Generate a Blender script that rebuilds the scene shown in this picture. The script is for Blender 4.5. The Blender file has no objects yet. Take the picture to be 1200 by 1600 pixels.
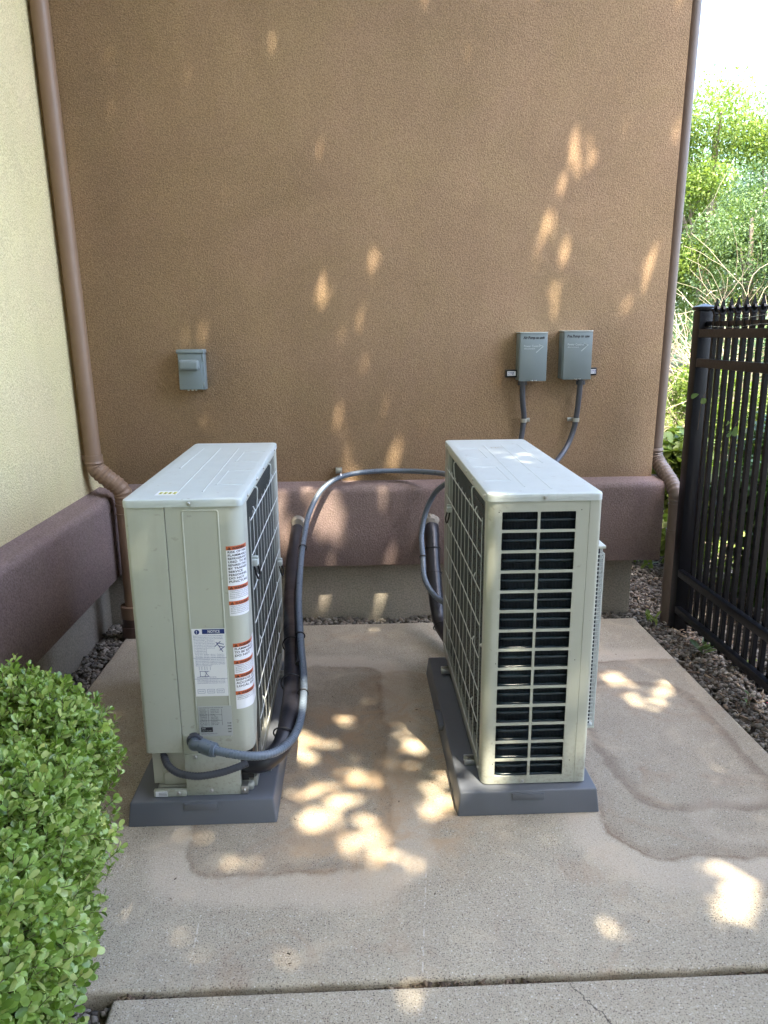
import bpy, bmesh, math, random
import numpy as np
from mathutils import Vector, Matrix

random.seed(7)
rng = np.random.default_rng(7)
S = bpy.context.scene
COL = S.collection
PI = math.pi
R = math.radians

# ------------------------------------------------------------------ camera
PITCH, ROLL, YAW, F_PX, EYE = 0.231006, -0.0081554, 0.0392335, 1184.45, 1.53
_fw = Vector((math.sin(YAW) * math.cos(PITCH), math.cos(YAW) * math.cos(PITCH), -math.sin(PITCH)))
_rt = Vector((math.cos(YAW), -math.sin(YAW), 0))
_up = _rt.cross(_fw)
_r2 = _rt * math.cos(ROLL) + _up * math.sin(ROLL)
_u2 = -_rt * math.sin(ROLL) + _up * math.cos(ROLL)
cam_d = bpy.data.cameras.new('camera')
cam = bpy.data.objects.new('camera', cam_d)
COL.objects.link(cam)
cam.matrix_world = Matrix(((_r2.x, _u2.x, -_fw.x, 0), (_r2.y, _u2.y, -_fw.y, 0), (_r2.z, _u2.z, -_fw.z, EYE), (0, 0, 0, 1)))
cam_d.sensor_fit = 'VERTICAL'
cam_d.sensor_height = 24.0
cam_d.lens = F_PX / 1600 * 24.0
cam_d.clip_start = 0.02
cam_d.clip_end = 600
S.camera = cam

# ------------------------------------------------------------------ light
SUN_EL, SUN_AZ = 62.0, 158.8          # azimuth clockwise from +Y
SUN = Vector((math.sin(R(SUN_AZ)) * math.cos(R(SUN_EL)), math.cos(R(SUN_AZ)) * math.cos(R(SUN_EL)), math.sin(R(SUN_EL))))
W = bpy.data.worlds.new('World')
S.world = W
W.use_nodes = True
wn = W.node_tree
for n in list(wn.nodes):
    wn.nodes.remove(n)
sky = wn.nodes.new('ShaderNodeTexSky')
sky.sky_type = 'NISHITA'
sky.sun_disc = False
sky.sun_elevation = R(SUN_EL)
sky.sun_rotation = R(SUN_AZ)
sky.air_density = 1.0
sky.dust_density = 2.6
sky.ozone_density = 0.3
bg = wn.nodes.new('ShaderNodeBackground')
bg.inputs[1].default_value = 0.15
wo = wn.nodes.new('ShaderNodeOutputWorld')
wn.links.new(sky.outputs[0], bg.inputs[0])
wn.links.new(bg.outputs[0], wo.inputs[0])
sl = bpy.data.lights.new('sun', 'SUN')
sl.energy = 2.0
sl.angle = R(0.42)
sl.color = (1.0, 0.90, 0.71)
so = bpy.data.objects.new('sun', sl)
COL.objects.link(so)
so.rotation_euler = SUN.to_track_quat('Z', 'Y').to_euler()
S.view_settings.view_transform = 'Standard'
S.view_settings.look = 'None'
S.view_settings.gamma = 1.0
S.view_settings.exposure = 3.55
S.view_settings.use_curve_mapping = False
S.render.engine = 'CYCLES'
S.cycles.max_bounces = 8
S.cycles.diffuse_bounces = 5
S.cycles.transmission_bounces = 4
S.cycles.caustics_reflective = False
S.cycles.caustics_refractive = False

# ------------------------------------------------------------------ object helpers
BASE = {}


def link(o, parent=None):
    COL.objects.link(o)
    if parent is not None:
        o.parent = parent
    return o


def thing(name, label, cat, loc=(0, 0, 0), group=None):
    o = bpy.data.objects.new(name, None)
    o.empty_display_size = 0.1
    o.location = loc
    o['label'] = label
    o['category'] = cat
    if group:
        o['group'] = group
    link(o)
    BASE[o.name] = Vector(loc)
    return o


def mk(name, verts, faces, mat, parent=None, smooth=False, kind=None, label=None, uv=None):
    """one mesh object from world coordinates; under a parent they become local to its base"""
    me = bpy.data.meshes.new(name)
    if parent is not None:
        b = BASE[parent.name]
        verts = [(v[0] - b.x, v[1] - b.y, v[2] - b.z) for v in verts]
    me.from_pydata([tuple(v) for v in verts], [], [tuple(f) for f in faces])
    me.validate()
    if mat is not None:
        me.materials.append(mat)
    if smooth:
        me.polygons.foreach_set('use_smooth', [True] * len(me.polygons))
    o = bpy.data.objects.new(name, me)
    link(o, parent)
    if parent is not None:
        BASE[o.name] = BASE[parent.name]
    else:
        BASE[o.name] = Vector((0, 0, 0))
    if kind:
        o['kind'] = kind
    if label:
        o['label'] = label
    return o


def mk_np(name, V, F, mat, parent=None, kind=None, smooth=False):
    """big meshes: V (n,3) array, F (m,k) array, k constant"""
    me = bpy.data.meshes.new(name)
    V = np.asarray(V, dtype=np.float32)
    if parent is not None:
        V = V - np.array(BASE[parent.name], dtype=np.float32)
    F = np.asarray(F, dtype=np.int32)
    m, k = F.shape
    me.vertices.add(len(V))
    me.vertices.foreach_set('co', V.ravel())
    me.loops.add(m * k)
    me.loops.foreach_set('vertex_index', F.ravel())
    me.polygons.add(m)
    me.polygons.foreach_set('loop_start', np.arange(0, m * k, k, dtype=np.int32))
    me.polygons.foreach_set('loop_total', np.full(m, k, dtype=np.int32))
    if smooth:
        me.polygons.foreach_set('use_smooth', np.ones(m, dtype=bool))
    me.update(calc_edges=True)
    me.materials.append(mat)
    o = bpy.data.objects.new(name, me)
    link(o, parent)
    BASE[o.name] = BASE[parent.name] if parent is not None else Vector((0, 0, 0))
    if kind:
        o['kind'] = kind
    return o


class MB:
    """collects primitive shapes as vertices and faces"""

    def __init__(s):
        s.v = []
        s.f = []

    def add(s, v, f):
        n = len(s.v)
        s.v += [tuple(p) for p in v]
        s.f += [tuple(i + n for i in q) for q in f]
        return s

    def box(s, x0, x1, y0, y1, z0, z1, bev=0.0, seg=2):
        bm = bmesh.new()
        bmesh.ops.create_cube(bm, size=1.0)
        for v in bm.verts:
            v.co = Vector(((x0 + x1) / 2 + v.co.x * (x1 - x0), (y0 + y1) / 2 + v.co.y * (y1 - y0), (z0 + z1) / 2 + v.co.z * (z1 - z0)))
        if bev > 0:
            bmesh.ops.bevel(bm, geom=bm.edges[:] + bm.verts[:], offset=bev, segments=seg, profile=0.5, affect='EDGES')
        s.bm(bm)
        return s

    def bm(s, bm, mat=None):
        bm.verts.index_update()
        s.add([(mat @ v.co) if mat else v.co.copy() for v in bm.verts], [[v.index for v in f.verts] for f in bm.faces])
        bm.free()
        return s

    def cyl(s, p, q, r, n=16, r2=None, caps=True):
        p, q = Vector(p), Vector(q)
        d = (q - p).normalized()
        a = d.orthogonal().normalized()
        b = d.cross(a)
        r2 = r if r2 is None else r2
        v = []
        for c, rr in ((p, r), (q, r2)):
            for i in range(n):
                t = 2 * PI * i / n
                v.append(c + (a * math.cos(t) + b * math.sin(t)) * rr)
        f = [(i, (i + 1) % n, n + (i + 1) % n, n + i) for i in range(n)]
        if caps:
            f += [tuple(range(n - 1, -1, -1)), tuple(range(n, 2 * n))]
        return s.add(v, f)

    def tube(s, pts, r, n=10, closed=False, caps=True):
        """r: number or function of (index, arclength)"""
        pts = [Vector(p) for p in pts]
        m = len(pts)
        L = [0.0]
        for i in range(1, m):
            L.append(L[-1] + (pts[i] - pts[i - 1]).length)
        prev = None
        v = []
        for i, p in enumerate(pts):
            if closed:
                d = pts[(i + 1) % m] - pts[i - 1]
            else:
                d = pts[min(i + 1, m - 1)] - pts[max(i - 1, 0)]
            d.normalize()
            if prev is None:
                a = d.orthogonal().normalized()
            else:
                a = (prev - d * prev.dot(d)).normalized()
            prev = a
            b = d.cross(a)
            rr = r(i, L[i]) if callable(r) else r
            for k in range(n):
                t = 2 * PI * k / n
                v.append(p + (a * math.cos(t) + b * math.sin(t)) * rr)
        f = []
        rng_ = m if closed else m - 1
        for i in range(rng_):
            j = (i + 1) % m
            for k in range(n):
                f.append((i * n + k, i * n + (k + 1) % n, j * n + (k + 1) % n, j * n + k))
        if caps and not closed:
            f += [tuple(range(n - 1, -1, -1)), tuple((m - 1) * n + k for k in range(n))]
        return s.add(v, f)

    def out(s, name, mat, parent=None, smooth=False, kind=None, label=None):
        o = mk(name, s.v, s.f, mat, parent, smooth, kind, label)
        if smooth:
            autosmooth(o)
        return o


def autosmooth(o, ang=40):
    me = o.data
    bm = bmesh.new()
    bm.from_mesh(me)
    lim = R(ang)
    for e in bm.edges:
        if len(e.link_faces) == 2 and e.calc_face_angle(0) > lim:
            e.smooth = False
    bm.to_mesh(me)
    bm.free()


def spline(pts, step=0.02):
    """centripetal-ish Catmull-Rom through pts, resampled evenly"""
    P = [Vector(p) for p in pts]
    P = [P[0] * 2 - P[1]] + P + [P[-1] * 2 - P[-2]]
    out = []
    for i in range(1, len(P) - 2):
        p0, p1, p2, p3 = P[i - 1:i + 3]
        for k in range(24):
            t = k / 24
            out.append(0.5 * ((2 * p1) + (p2 - p0) * t + (2 * p0 - 5 * p1 + 4 * p2 - p3) * t * t + (3 * p1 - p0 - 3 * p2 + p3) * t ** 3))
    out.append(P[-2])
    res = [out[0]]
    acc = 0.0
    for a, b in zip(out[:-1], out[1:]):
        d = (b - a).length
        while acc + d >= step and d > 1e-9:
            t = (step - acc) / d
            a = a.lerp(b, t)
            res.append(a.copy())
            d = (b - a).length
            acc = 0.0
        acc += d
    if (res[-1] - out[-1]).length > step * 0.3:
        res.append(out[-1])
    return res


def text_geo(body, size, bold=0.0):
    cu = bpy.data.curves.new('lettering', 'FONT')
    cu.body = body
    cu.size = size
    cu.offset = bold
    cu.resolution_u = 2
    cu.space_line = 0.95
    ob = bpy.data.objects.new('lettering', cu)
    COL.objects.link(ob)
    dg = bpy.context.evaluated_depsgraph_get()
    me = ob.evaluated_get(dg).to_mesh()
    v = [v.co.copy() for v in me.vertices]
    f = [tuple(p.vertices) for p in me.polygons]
    ob.evaluated_get(dg).to_mesh_clear()
    bpy.data.objects.remove(ob)
    bpy.data.curves.remove(cu)
    return v, f


# ------------------------------------------------------------------ material helpers
class NT:
    def __init__(s, name):
        s.m = bpy.data.materials.new(name)
        s.m.use_nodes = True
        s.t = s.m.node_tree
        s.b = s.t.nodes['Principled BSDF']
        s.o = s.t.nodes['Material Output']

    def n(s, typ, **kw):
        x = s.t.nodes.new(typ)
        for k, v in kw.items():
            setattr(x, k, v)
        return x

    def lk(s, a, b):
        s.t.links.new(a, b)

    def val(s, sock, v):
        if hasattr(v, 'is_linked') or hasattr(v, 'links'):
            s.lk(v, sock)
        else:
            sock.default_value = v

    def math(s, op, a, b=0.0, c=0.0, clamp=False):
        x = s.n('ShaderNodeMath', operation=op, use_clamp=clamp)
        for i, v in enumerate((a, b, c)):
            s.val(x.inputs[i], v)
        return x.outputs[0]

    def pos(s):
        return s.n('ShaderNodeNewGeometry').outputs['Position']

    def obj(s):
        return s.n('ShaderNodeTexCoord').outputs['Object']

    def noise(s, vec, scale, detail=3, rough=0.5, dist=0.0):
        x = s.n('ShaderNodeTexNoise')
        s.lk(vec, x.inputs['Vector'])
        x.inputs['Scale'].default_value = scale
        x.inputs['Detail'].default_value = detail
        x.inputs['Roughness'].default_value = rough
        x.inputs['Distortion'].default_value = dist
        return x.outputs['Fac']

    def vor(s, vec, scale, feature='F1'):
        x = s.n('ShaderNodeTexVoronoi', feature=feature)
        s.lk(vec, x.inputs['Vector'])
        x.inputs['Scale'].default_value = scale
        return x

    def ramp(s, fac, stops, interp='LINEAR'):
        x = s.n('ShaderNodeValToRGB')
        x.color_ramp.interpolation = interp
        while len(x.color_ramp.elements) < len(stops):
            x.color_ramp.elements.new(0.5)
        for e, (p, c) in zip(x.color_ramp.elements, stops):
            e.position = p
            e.color = (*c, 1) if not isinstance(c, (int, float)) else (c, c, c, 1)
        s.lk(fac, x.inputs[0])
        return x.outputs[0]

    def mix(s, fac, a, b, mode='MIX'):
        x = s.n('ShaderNodeMix', data_type='RGBA', blend_type=mode)
        s.val(x.inputs[0], fac)
        for i, v in ((6, a), (7, b)):
            if isinstance(v, tuple):
                v = (*v, 1) if len(v) == 3 else v
                x.inputs[i].default_value = v
            else:
                s.lk(v, x.inputs[i])
        return x.outputs[2]

    def bump(s, h, strength=0.5, dist=0.002, normal=None):
        x = s.n('ShaderNodeBump')
        x.inputs['Strength'].default_value = strength
        x.inputs['Distance'].default_value = dist
        s.lk(h, x.inputs['Height'])
        if normal is not None:
            s.lk(normal, x.inputs['Normal'])
        return x.outputs[0]

    def fin(s, color=None, rough=0.6, metal=0.0, spec=None, normal=None):
        if color is not None:
            if isinstance(color, tuple):
                s.b.inputs['Base Color'].default_value = (*color, 1)
            else:
                s.lk(color, s.b.inputs['Base Color'])
        s.val(s.b.inputs['Roughness'], rough)
        s.b.inputs['Metallic'].default_value = metal
        if spec is not None:
            s.b.inputs['Specular IOR Level'].default_value = spec
        if normal is not None:
            s.lk(normal, s.b.inputs['Normal'])
        return s.m


def plain(name, col, rough=0.5, metal=0.0, var=0.08, scale=14.0, bump=0.0, bscale=300.0, spec=None):
    """painted / moulded surface with slight unevenness"""
    t = NT(name)
    p = t.pos()
    f = t.noise(p, scale, 4, 0.6)
    c = t.mix(f, tuple(x * (1 - var) for x in col), tuple(min(1, x * (1 + var)) for x in col))
    rr = t.math('MULTIPLY_ADD', t.noise(p, scale * 3.1, 3), 0.18, rough - 0.09)
    nm = t.bump(t.noise(p, bscale, 2), bump, 0.001) if bump > 0 else None
    return t.fin(c, rr, metal, spec, nm)


def stucco(name, col, grain=175.0, strength=0.9, streak=0.12):
    t = NT(name)
    p = t.pos()
    a = t.noise(p, grain, 3, 0.6)
    b = t.vor(p, grain * 0.9, 'SMOOTH_F1').outputs['Distance']
    h = t.math('ADD', a, t.math('MULTIPLY', b, 0.7))
    big = t.noise(p, 1.1, 6, 0.68, 0.8)
    mid = t.noise(p, 7.0, 5, 0.65)
    c = t.mix(t.ramp(big, [(0.3, 0.0), (0.72, 1.0)]), tuple(x * (1 - streak) for x in col), tuple(x * (1 + streak) for x in col))
    c = t.mix(t.math('MULTIPLY', mid, 0.30), c, tuple(x * f for x, f in zip(col, (0.80, 0.70, 0.60))))
    c = t.mix(t.math('MULTIPLY', t.ramp(a, [(0.36, 1.0), (0.52, 0.0)]), 0.5), c, tuple(x * 0.42 for x in col))
    c = t.mix(t.math('MULTIPLY', t.ramp(a, [(0.52, 0.0), (0.68, 1.0)]), 0.35), c, tuple(min(0.9, x * 1.5) for x in col))
    hue = t.ramp(t.noise(p, 2.4, 5, 0.7, 0.7), [(0.35, 0.0), (0.65, 1.0)])
    c = t.mix(t.math('MULTIPLY', hue, 0.55), c, t.mix(1.0, c, (0.97, 1.03, 0.90), 'MULTIPLY'))
    mp = t.n('ShaderNodeMapping')
    mp.inputs['Scale'].default_value = (5.0, 5.0, 0.45)
    t.lk(p, mp.inputs['Vector'])
    stk = t.ramp(t.noise(mp.outputs[0], 1.6, 5, 0.65), [(0.50, 0.0), (0.72, 1.0)])
    c = t.mix(t.math('MULTIPLY', stk, 0.22), c, tuple(x * 0.62 for x in col))
    lump = t.noise(p, 26.0, 3)
    n0 = t.bump(lump, 0.25, 0.004)
    return t.fin(c, 0.93, 0, 0.2, t.bump(h, strength, 0.0028, n0))


def leafmat(name, cols, trans=0.35, rough=0.45, spec=0.35, trans_gain=1.6):
    """leaf colours vary from leaf to leaf"""
    t = NT(name)
    rnd = t.n('ShaderNodeNewGeometry').outputs['Random Per Island']
    st = [(i / max(1, len(cols) - 1), c) for i, c in enumerate(cols)]
    c = t.ramp(rnd, st)
    c = t.mix(t.math('MULTIPLY', t.noise(t.pos(), 3.0, 2), 0.5), c, cols[0])
    t.fin(c, rough, 0, spec)
    tr = t.n('ShaderNodeBsdfTranslucent')
    tc = t.mix(1.0, c, (trans_gain, trans_gain * 1.05, trans_gain * 0.5), 'MULTIPLY')
    t.lk(tc, tr.inputs['Color'])
    mx = t.n('ShaderNodeMixShader')
    mx.inputs[0].default_value = trans
    t.lk(t.b.outputs[0], mx.inputs[1])
    t.lk(tr.outputs[0], mx.inputs[2])
    t.lk(mx.outputs[0], t.o.inputs[0])
    return t.m


M = {}
M['brown'] = stucco('brown_stucco', (0.345, 0.232, 0.148), streak=0.18)
M['yellow'] = stucco('yellow_stucco', (0.78, 0.66, 0.40), streak=0.06)
M['mauve'] = stucco('mauve_stucco', (0.225, 0.165, 0.158), grain=140.0, strength=0.9)
M['found'] = stucco('foundation_render', (0.33, 0.29, 0.245), grain=120.0, strength=0.25, streak=0.2)
M['roof'] = plain('dark_roof', (0.08, 0.06, 0.05), 0.9)
M['pipe'] = plain('brown_pipe_paint', (0.215, 0.135, 0.085), 0.5, 0, 0.12, 9)
M['pipe_shaded'] = plain('shaded_brown_pipe_paint', (0.125, 0.090, 0.070), 0.5, 0, 0.12, 9)  # same brown paint, darkened for the shade on the right downspout
M['pipe_dk'] = plain('dark_brown_plastic', (0.07, 0.04, 0.03), 0.5, 0, 0.12, 9)
def enamel(name, col):
    t = NT(name)
    p = t.pos()
    c = t.mix(t.noise(p, 4.0, 5, 0.6), tuple(x * 0.95 for x in col), tuple(x * 1.04 for x in col))
    mp = t.n('ShaderNodeMapping')
    mp.inputs['Scale'].default_value = (26.0, 26.0, 1.6)
    t.lk(p, mp.inputs['Vector'])
    run = t.ramp(t.noise(mp.outputs[0], 1.0, 4, 0.7), [(0.54, 0.0), (0.75, 1.0)])
    c = t.mix(t.math('MULTIPLY', run, 0.20), c, (0.33, 0.31, 0.25))
    sep = t.n('ShaderNodeSeparateXYZ')
    t.lk(p, sep.inputs[0])
    low = t.n('ShaderNodeMapRange', interpolation_type='SMOOTHSTEP')
    t.lk(sep.outputs[2], low.inputs[0])
    low.inputs[1].default_value, low.inputs[2].default_value = 0.08, 0.34
    low.inputs[3].default_value, low.inputs[4].default_value = 1.0, 0.0
    sp = t.ramp(t.noise(p, 75.0, 3, 0.7), [(0.50, 0.0), (0.64, 1.0)])
    c = t.mix(t.math('MULTIPLY', t.math('MULTIPLY', sp, low.outputs[0]), 0.45), c, (0.24, 0.20, 0.15))
    sc = t.ramp(t.noise(p, 38.0, 2, 0.5), [(0.70, 0.0), (0.74, 1.0)])
    c = t.mix(t.math('MULTIPLY', sc, 0.4), c, (0.25, 0.22, 0.18))
    rr = t.math('MULTIPLY_ADD', t.noise(p, 13, 4), 0.22, 0.26)
    wave = t.bump(t.noise(p, 3.2, 2), 0.10, 0.02)
    return t.fin(c, rr, 0, None, t.bump(t.noise(p, 420, 2), 0.08, 0.001, wave))


M['beige'] = enamel('beige_enamel_shaded', (0.43, 0.445, 0.38))  # the lid's paint, darkened for the shade on the upright faces
M['beige_lit'] = enamel('beige_enamel_lit', (0.50, 0.545, 0.53))  # same enamel as the body, skylight put in as a lighter tone
M['beige_in'] = plain('beige_enamel_inner', (0.44, 0.44, 0.37), 0.45, 0, 0.05, 8)
M['wire'] = plain('coated_guard_wire', (0.56, 0.59, 0.57), 0.35, 0, 0.04)
M['steel'] = plain('zinc_steel', (0.55, 0.55, 0.53), 0.32, 0.9, 0.12, 40)
M['galv'] = plain('galvanised_frame', (0.38, 0.39, 0.36), 0.42, 0.5, 0.1, 20)
M['tube'] = plain('dark_coated_tube', (0.010, 0.022, 0.030), 0.20, 0.0, 0.1)
M['black'] = plain('black_plastic', (0.012, 0.012, 0.014), 0.5)
M['tape'] = plain('black_vinyl_tape', (0.016, 0.016, 0.022), 0.34, 0, 0.2, 30, 0.5, 60)
M['cond'] = plain('grey_blue_conduit_pvc', (0.115, 0.145, 0.185), 0.3, 0, 0.06, 20)
M['cond_dk'] = plain('dark_grey_conduit_pvc', (0.055, 0.06, 0.078), 0.36, 0, 0.06, 20)
M['pad'] = plain('slate_plastic_pad', (0.105, 0.115, 0.135), 0.42, 0, 0.08, 6, 0.25, 500)
M['grey'] = plain('grey_box_enamel', (0.185, 0.225, 0.235), 0.34, 0, 0.04, 10)
M['white'] = plain('white_label', (0.80, 0.81, 0.84), 0.35, 0, 0.01)
M['silverlab'] = plain('silver_label', (0.44, 0.46, 0.46), 0.35, 0.1, 0.02)
M['navy'] = plain('navy_print', (0.012, 0.03, 0.16), 0.4, 0, 0.02)
M['orange'] = plain('orange_print', (0.52, 0.12, 0.04), 0.4, 0, 0.05)
M['ink'] = plain('black_ink', (0.015, 0.015, 0.02), 0.5)
M['blueink'] = plain('blue_ink', (0.03, 0.05, 0.22), 0.5)
M['fence'] = plain('black_fence_coating', (0.0035, 0.004, 0.006), 0.35, 0, 0.15, 30, spec=0.28)
M['foam'] = plain('sealant_foam', (0.27, 0.245, 0.21), 0.9, 0, 0.1, 60, 0.8, 90)
M['bark'] = plain('bark', (0.24, 0.19, 0.14), 0.9, 0, 0.3, 12, 0.8, 40)
M['twig'] = plain('pale_dead_twig', (0.42, 0.36, 0.26), 0.9, 0, 0.2, 12)
M['twig_br'] = plain('brown_twig', (0.12, 0.075, 0.045), 0.85, 0, 0.2, 12)
M['box_leaf'] = leafmat('boxwood_leaf', [(0.10, 0.17, 0.03), (0.20, 0.31, 0.055), (0.30, 0.43, 0.10), (0.42, 0.54, 0.18), (0.56, 0.60, 0.24)], 0.30, 0.28, 0.5, 1.25)
M['leaf_yel'] = leafmat('yellow_green_leaf', [(0.11, 0.18, 0.04), (0.18, 0.25, 0.06), (0.27, 0.32, 0.09)], 0.35, trans_gain=1.3)
M['leaf_mid'] = leafmat('mid_green_leaf', [(0.07, 0.12, 0.05), (0.12, 0.19, 0.08), (0.18, 0.25, 0.11)], 0.3, trans_gain=1.3)  # mid green, paled in place of haze over the far trees
M['leaf_blue'] = leafmat('hazed_grey_green_leaf', [(0.09, 0.15, 0.09), (0.14, 0.22, 0.13), (0.20, 0.28, 0.17)], 0.3)  # grey-green, lightened to stand in for distant haze
M['leaf_dk'] = leafmat('dark_green_leaf', [(0.02, 0.055, 0.012), (0.04, 0.09, 0.02), (0.07, 0.13, 0.03)], 0.3)
M['petal'] = plain('pink_petal', (0.6, 0.03, 0.10), 0.5)
M['yellowlab'] = plain('yellow_label', (0.62, 0.62, 0.14), 0.5)


def fins_mat():
    t = NT('coil_fins')
    o = t.pos()
    w = t.n('ShaderNodeTexWave', wave_type='BANDS', bands_direction='Y')
    t.lk(o, w.inputs['Vector'])
    w.inputs['Scale'].default_value = 95.0
    w.inputs['Distortion'].default_value = 0.0
    w2 = t.n('ShaderNodeTexWave', wave_type='BANDS', bands_direction='X')
    t.lk(o, w2.inputs['Vector'])
    w2.inputs['Scale'].default_value = 95.0
    h = t.math('ADD', w.outputs['Fac'], w2.outputs['Fac'])
    c = t.mix(t.noise(o, 9, 3), (0.075, 0.09, 0.095), (0.14, 0.155, 0.155))
    return t.fin(c, 0.4, 0.5, None, t.bump(h, 0.5, 0.001))


M['fins'] = fins_mat()
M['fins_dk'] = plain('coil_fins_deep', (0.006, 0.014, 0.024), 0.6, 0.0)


def gravel_mat():
    t = NT('gravel_stone')
    rnd = t.n('ShaderNodeNewGeometry').outputs['Random Per Island']
    c = t.ramp(rnd, [(0.0, (0.07, 0.062, 0.054)), (0.35, (0.16, 0.145, 0.125)), (0.7, (0.28, 0.25, 0.21)), (0.86, (0.24, 0.19, 0.15)), (1.0, (0.52, 0.48, 0.41))])
    p = t.pos()
    c = t.mix(t.math('MULTIPLY', t.noise(p, 90, 4, 0.7), 0.5), c, (0.07, 0.06, 0.05))
    return t.fin(c, 0.85, 0, 0.3, t.bump(t.noise(p, 220, 3), 0.6, 0.002))


M['gravel'] = gravel_mat()


def mulch_mat():
    t = NT('bark_litter')
    rnd = t.n('ShaderNodeNewGeometry').outputs['Random Per Island']
    c = t.ramp(rnd, [(0.0, (0.05, 0.036, 0.027)), (0.5, (0.11, 0.078, 0.055)), (0.85, (0.18, 0.13, 0.09)), (1.0, (0.32, 0.25, 0.17))])
    return t.fin(c, 0.9, 0, 0.2)


M['mulch'] = mulch_mat()


def soil_mat():
    t = NT('soil')
    p = t.pos()
    c = t.mix(t.noise(p, 14, 6, 0.7), (0.035, 0.026, 0.020), (0.12, 0.095, 0.07))
    return t.fin(c, 0.95, 0, 0.2, t.bump(t.noise(p, 60, 5, 0.7), 0.8, 0.02))


M['soil'] = soil_mat()


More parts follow.
